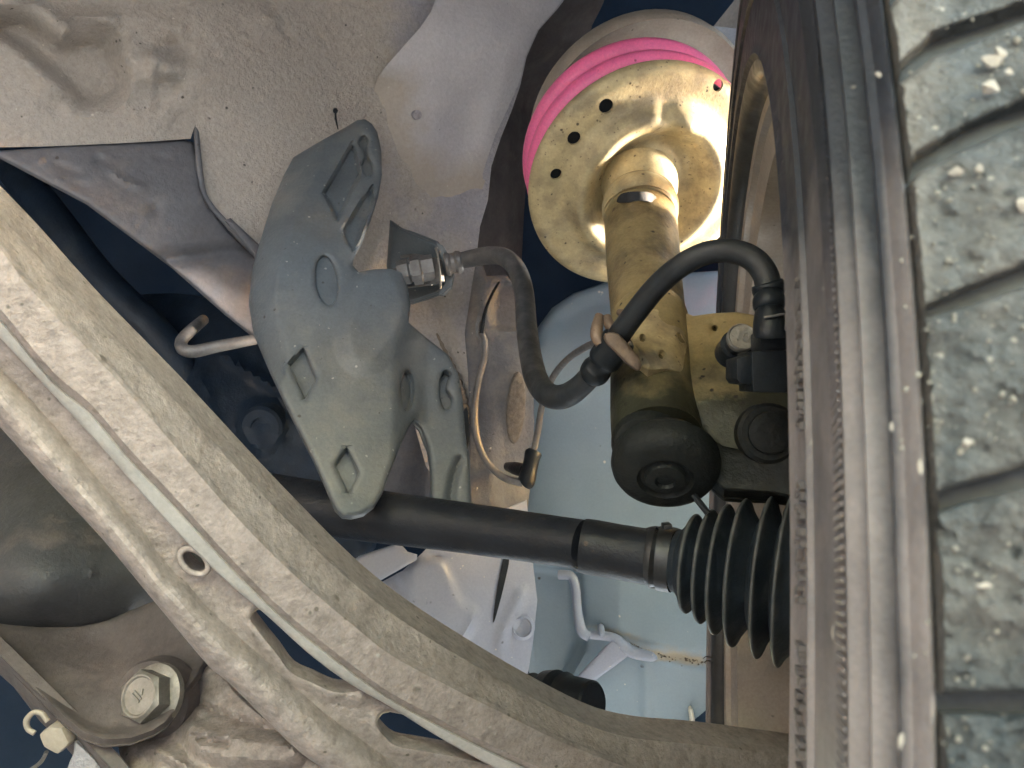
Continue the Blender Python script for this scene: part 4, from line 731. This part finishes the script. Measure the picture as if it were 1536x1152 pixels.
# bush and clip behind the arm
bu = thing('rubber_bush', 'black ribbed rubber bush peeping over the control arm', 'bush', F(830, 1045, .80))
U0 = F(770, 1040, .85); U1 = F(890, 1058, .78); ua = (U1 - U0).normalized(); ul = (U1 - U0).length
lathe('bush', U0, ua, [(0, .012), (ul * .1, .020), (ul * .25, .024), (ul * .30, .018), (ul * .38, .018), (ul * .42, .028), (ul * .55, .030), (ul * .60, .022), (ul * .64, .022), (ul * .66, .029), (ul * .70, .027), (ul * .72, .026), (ul * .98, .024), (ul, .022), (ul, 0)], M_rubber, bu, 36, 30)

en = thing('engine_block', 'dark ribbed engine casting deep in the shadow behind the control arm', 'engine', F(330, 620, 1.15))
d_en = tps([(150, 470, 1.30), (520, 480, 1.22), (520, 800, 1.10), (300, 800, 1.12), (340, 620, 1.12)])
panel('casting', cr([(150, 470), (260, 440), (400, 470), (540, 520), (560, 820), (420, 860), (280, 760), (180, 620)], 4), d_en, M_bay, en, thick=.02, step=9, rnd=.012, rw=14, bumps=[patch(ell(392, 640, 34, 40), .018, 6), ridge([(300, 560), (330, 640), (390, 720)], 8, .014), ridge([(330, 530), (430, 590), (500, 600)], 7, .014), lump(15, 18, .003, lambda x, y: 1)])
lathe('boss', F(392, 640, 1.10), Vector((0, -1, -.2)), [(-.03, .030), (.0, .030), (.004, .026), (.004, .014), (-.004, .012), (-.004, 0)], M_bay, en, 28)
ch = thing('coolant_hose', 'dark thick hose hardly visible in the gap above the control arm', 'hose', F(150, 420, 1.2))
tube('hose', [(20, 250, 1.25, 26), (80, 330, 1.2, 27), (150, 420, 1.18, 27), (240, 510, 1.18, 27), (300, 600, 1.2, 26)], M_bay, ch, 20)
# ------------------------------------------------------------------ lower left: pan, mount plate, bolt, edges
pan = thing('engine_pan', 'dark dirty rounded pan behind the control arm at lower left', 'pan', F(60, 820, .62))
d_pan = tps([(-150, 620, .80), (60, 640, .72), (250, 700, .74), (-100, 900, .58), (60, 900, .56), (240, 860, .62), (60, 950, .585), (240, 912, .63), (-150, 960, .60), (60, 780, .60)])
panel('pan_body', cr([(-160, 560), (60, 600), (300, 640), (330, 860), (240, 908), (160, 934), (60, 949), (-60, 952), (-160, 950)], 5), d_pan, M_can, pan, thick=.004, step=9, rnd=.008, rw=8, bumps=[gauss(190, 910, 6, 5, .004), gauss(138, 858, 6, 4, .004), lump(6, 9, .0012, lambda x, y: gauss(95, 925, 50, 16, 1)(x, y))])
panel('pan_flange', cr([(-160, 952), (-60, 955), (60, 950), (160, 938), (240, 915), (330, 870), (330, 900), (240, 938), (150, 962), (60, 970), (-60, 972), (-160, 970)], 4), lambda x, y: d_pan(x, np.minimum(y, 930)) + .018, M_can, pan, thick=.006, step=9)
mp = thing('mount_plate', 'brown grey stamped mount plate with rounded corner at bottom left', 'plate', F(170, 1030, .50))
d_mp = tps([(0, 970, .545), (150, 965, .58), (300, 930, .58), (310, 1000, .55), (200, 1100, .50), (90, 1060, .51), (200, 1030, .53)])
mp_out = [(-60, 930), (60, 940), (160, 930), (260, 890), (330, 880), (322, 960), (310, 993), (296, 1014), (281, 1034), (262, 1066), (248, 1084), (230, 1096), (196, 1108), (156, 1110), (125, 1099), (96, 1076), (60, 1040), (0, 978)]
panel('stamped_plate', mp_out, d_mp, M_plate, mp, thick=.006, step=6, rnd=.006, rw=8, bumps=[lambda x, y: .010 * np.clip(1 - seg_dist(x, y, mp_out[7:] + mp_out[:1], False) / 20, 0, 1) ** 1.5, gauss(150, 1010, 60, 30, .004)])
lathe('spacer', F(232, 1050, .535), Vector((-.12, -.9, .12)), [(-.01, .028), (.004, .027), (.008, .022), (.008, 0)], M_plate, mp, 36)
mb = thing('mount_bolt', 'large beige hex bolt on the stamped mount plate, two bars and triangle on its head', 'bolt', F(222, 1048, .52))
bx = Vector((-.30, -.88, .36)).normalized(); bcn = F(234, 1044, .522); hexhead('bolt_head', bcn, bx, .0155, .017, M_steel, mb, 1.38)
bt = bcn + bx * .0162; y_ = Vector((.6, 0, 1)); y_ = (y_ - bx * bx.dot(y_)).normalized(); x_ = y_.cross(bx)
for (xx, yy, sx, sy) in ((-.001, -.0022, .0042, .0006), (-.001, 0, .0042, .0006)):
    fr = [bt + x_ * (xx + a * sx) + y_ * (yy + b * sy) for a, b in ((-1, -1), (1, -1), (1, 1), (-1, 1))]; block('raised_mark', [p + bx * .0006 for p in fr] + [p - bx * .001 for p in fr], M_steel, mb, 0)
fr = [bt + x_ * a + y_ * b for a, b in ((-.0022, .002), (.0018, .002), (-.0002, .0052))]; block('raised_mark', [p + bx * .0006 for p in fr] + [p - bx * .001 for p in fr], M_steel, mb, 0)
se = thing('sheet_edge', 'narrow folded sheet edge running down the bottom left corner', 'sheet edge', F(80, 1070, .52))
panel('folded_edge', [(-60, 925), (0, 982), (60, 1042), (110, 1092), (165, 1150), (190, 1180), (150, 1180), (96, 1118), (60, 1082), (20, 1030), (-60, 960)], plane((0, 990, .53), (150, 1150, .50), (20, 1030, .54)), M_plate, se, thick=.008, step=7, rnd=.003, rw=5, bumps=[ridge([(10, 1005), (80, 1075), (150, 1150)], 4, -.004)])
panel('corner_sheet', cr([(112, 1112), (124, 1120), (150, 1150), (160, 1200), (90, 1200), (102, 1150), (110, 1130)], 3), lambda x, y: .50 + 0 * x, M_body, se, thick=.004, step=6, rnd=.003, rw=5, dust=lambda x, y: .2 + 0 * x)
pc = thing('wire_clip', 'beige plastic wire clip hanging off the folded sheet edge', 'clip', F(80, 1105, .50))
tube('loop', [(72, 1082, .50, 4), (62, 1070, .50, 4), (50, 1069, .50, 4), (40, 1080, .50, 4.5), (42, 1093, .50, 4), (52, 1100, .50, 4)], M_mount, pc, 10)
pblock('clip_body', [(56, 1102), (74, 1090), (92, 1092), (104, 1116), (86, 1134), (64, 1122)], .495, .02, M_mount, pc, .003)
tube('thin_wire', [(70, 1128, .505, 3), (58, 1146, .51, 3), (20, 1170, .52, 3)], M_dkst, pc, 8)
# cast bracket at the bottom
cb = thing('cast_bracket', 'rough pale cast bracket at the bottom edge below the mount plate', 'bracket', F(330, 1100, .48))
d_cb = tps([(190, 1130, .52), (300, 1060, .535), (300, 1160, .50), (420, 1110, .50), (470, 1180, .49), (350, 1010, .55)])
panel('casting', cr([(180, 1112), (230, 1105), (262, 1082), (285, 1048), (300, 1000), (330, 1000), (360, 1040), (420, 1090), (470, 1130), (520, 1190), (350, 1240), (220, 1220), (190, 1160)], 4), d_cb, M_alloy, cb, thick=.02, step=6, rnd=.008, rw=12,
      bumps=[patch(cr([(292, 1088), (330, 1095), (385, 1105), (440, 1112), (450, 1140), (400, 1148), (320, 1140), (285, 1120)], 4), .012, 9), ridge([(290, 1104), (315, 1112), (340, 1114)], 5, -.007), ridge([(240, 1130), (270, 1145), (300, 1175)], 10, .008), ridge([(285, 1050), (345, 1075), (430, 1100)], 6, -.006), lump(8, 14, .0016, lambda x, y: 1)])
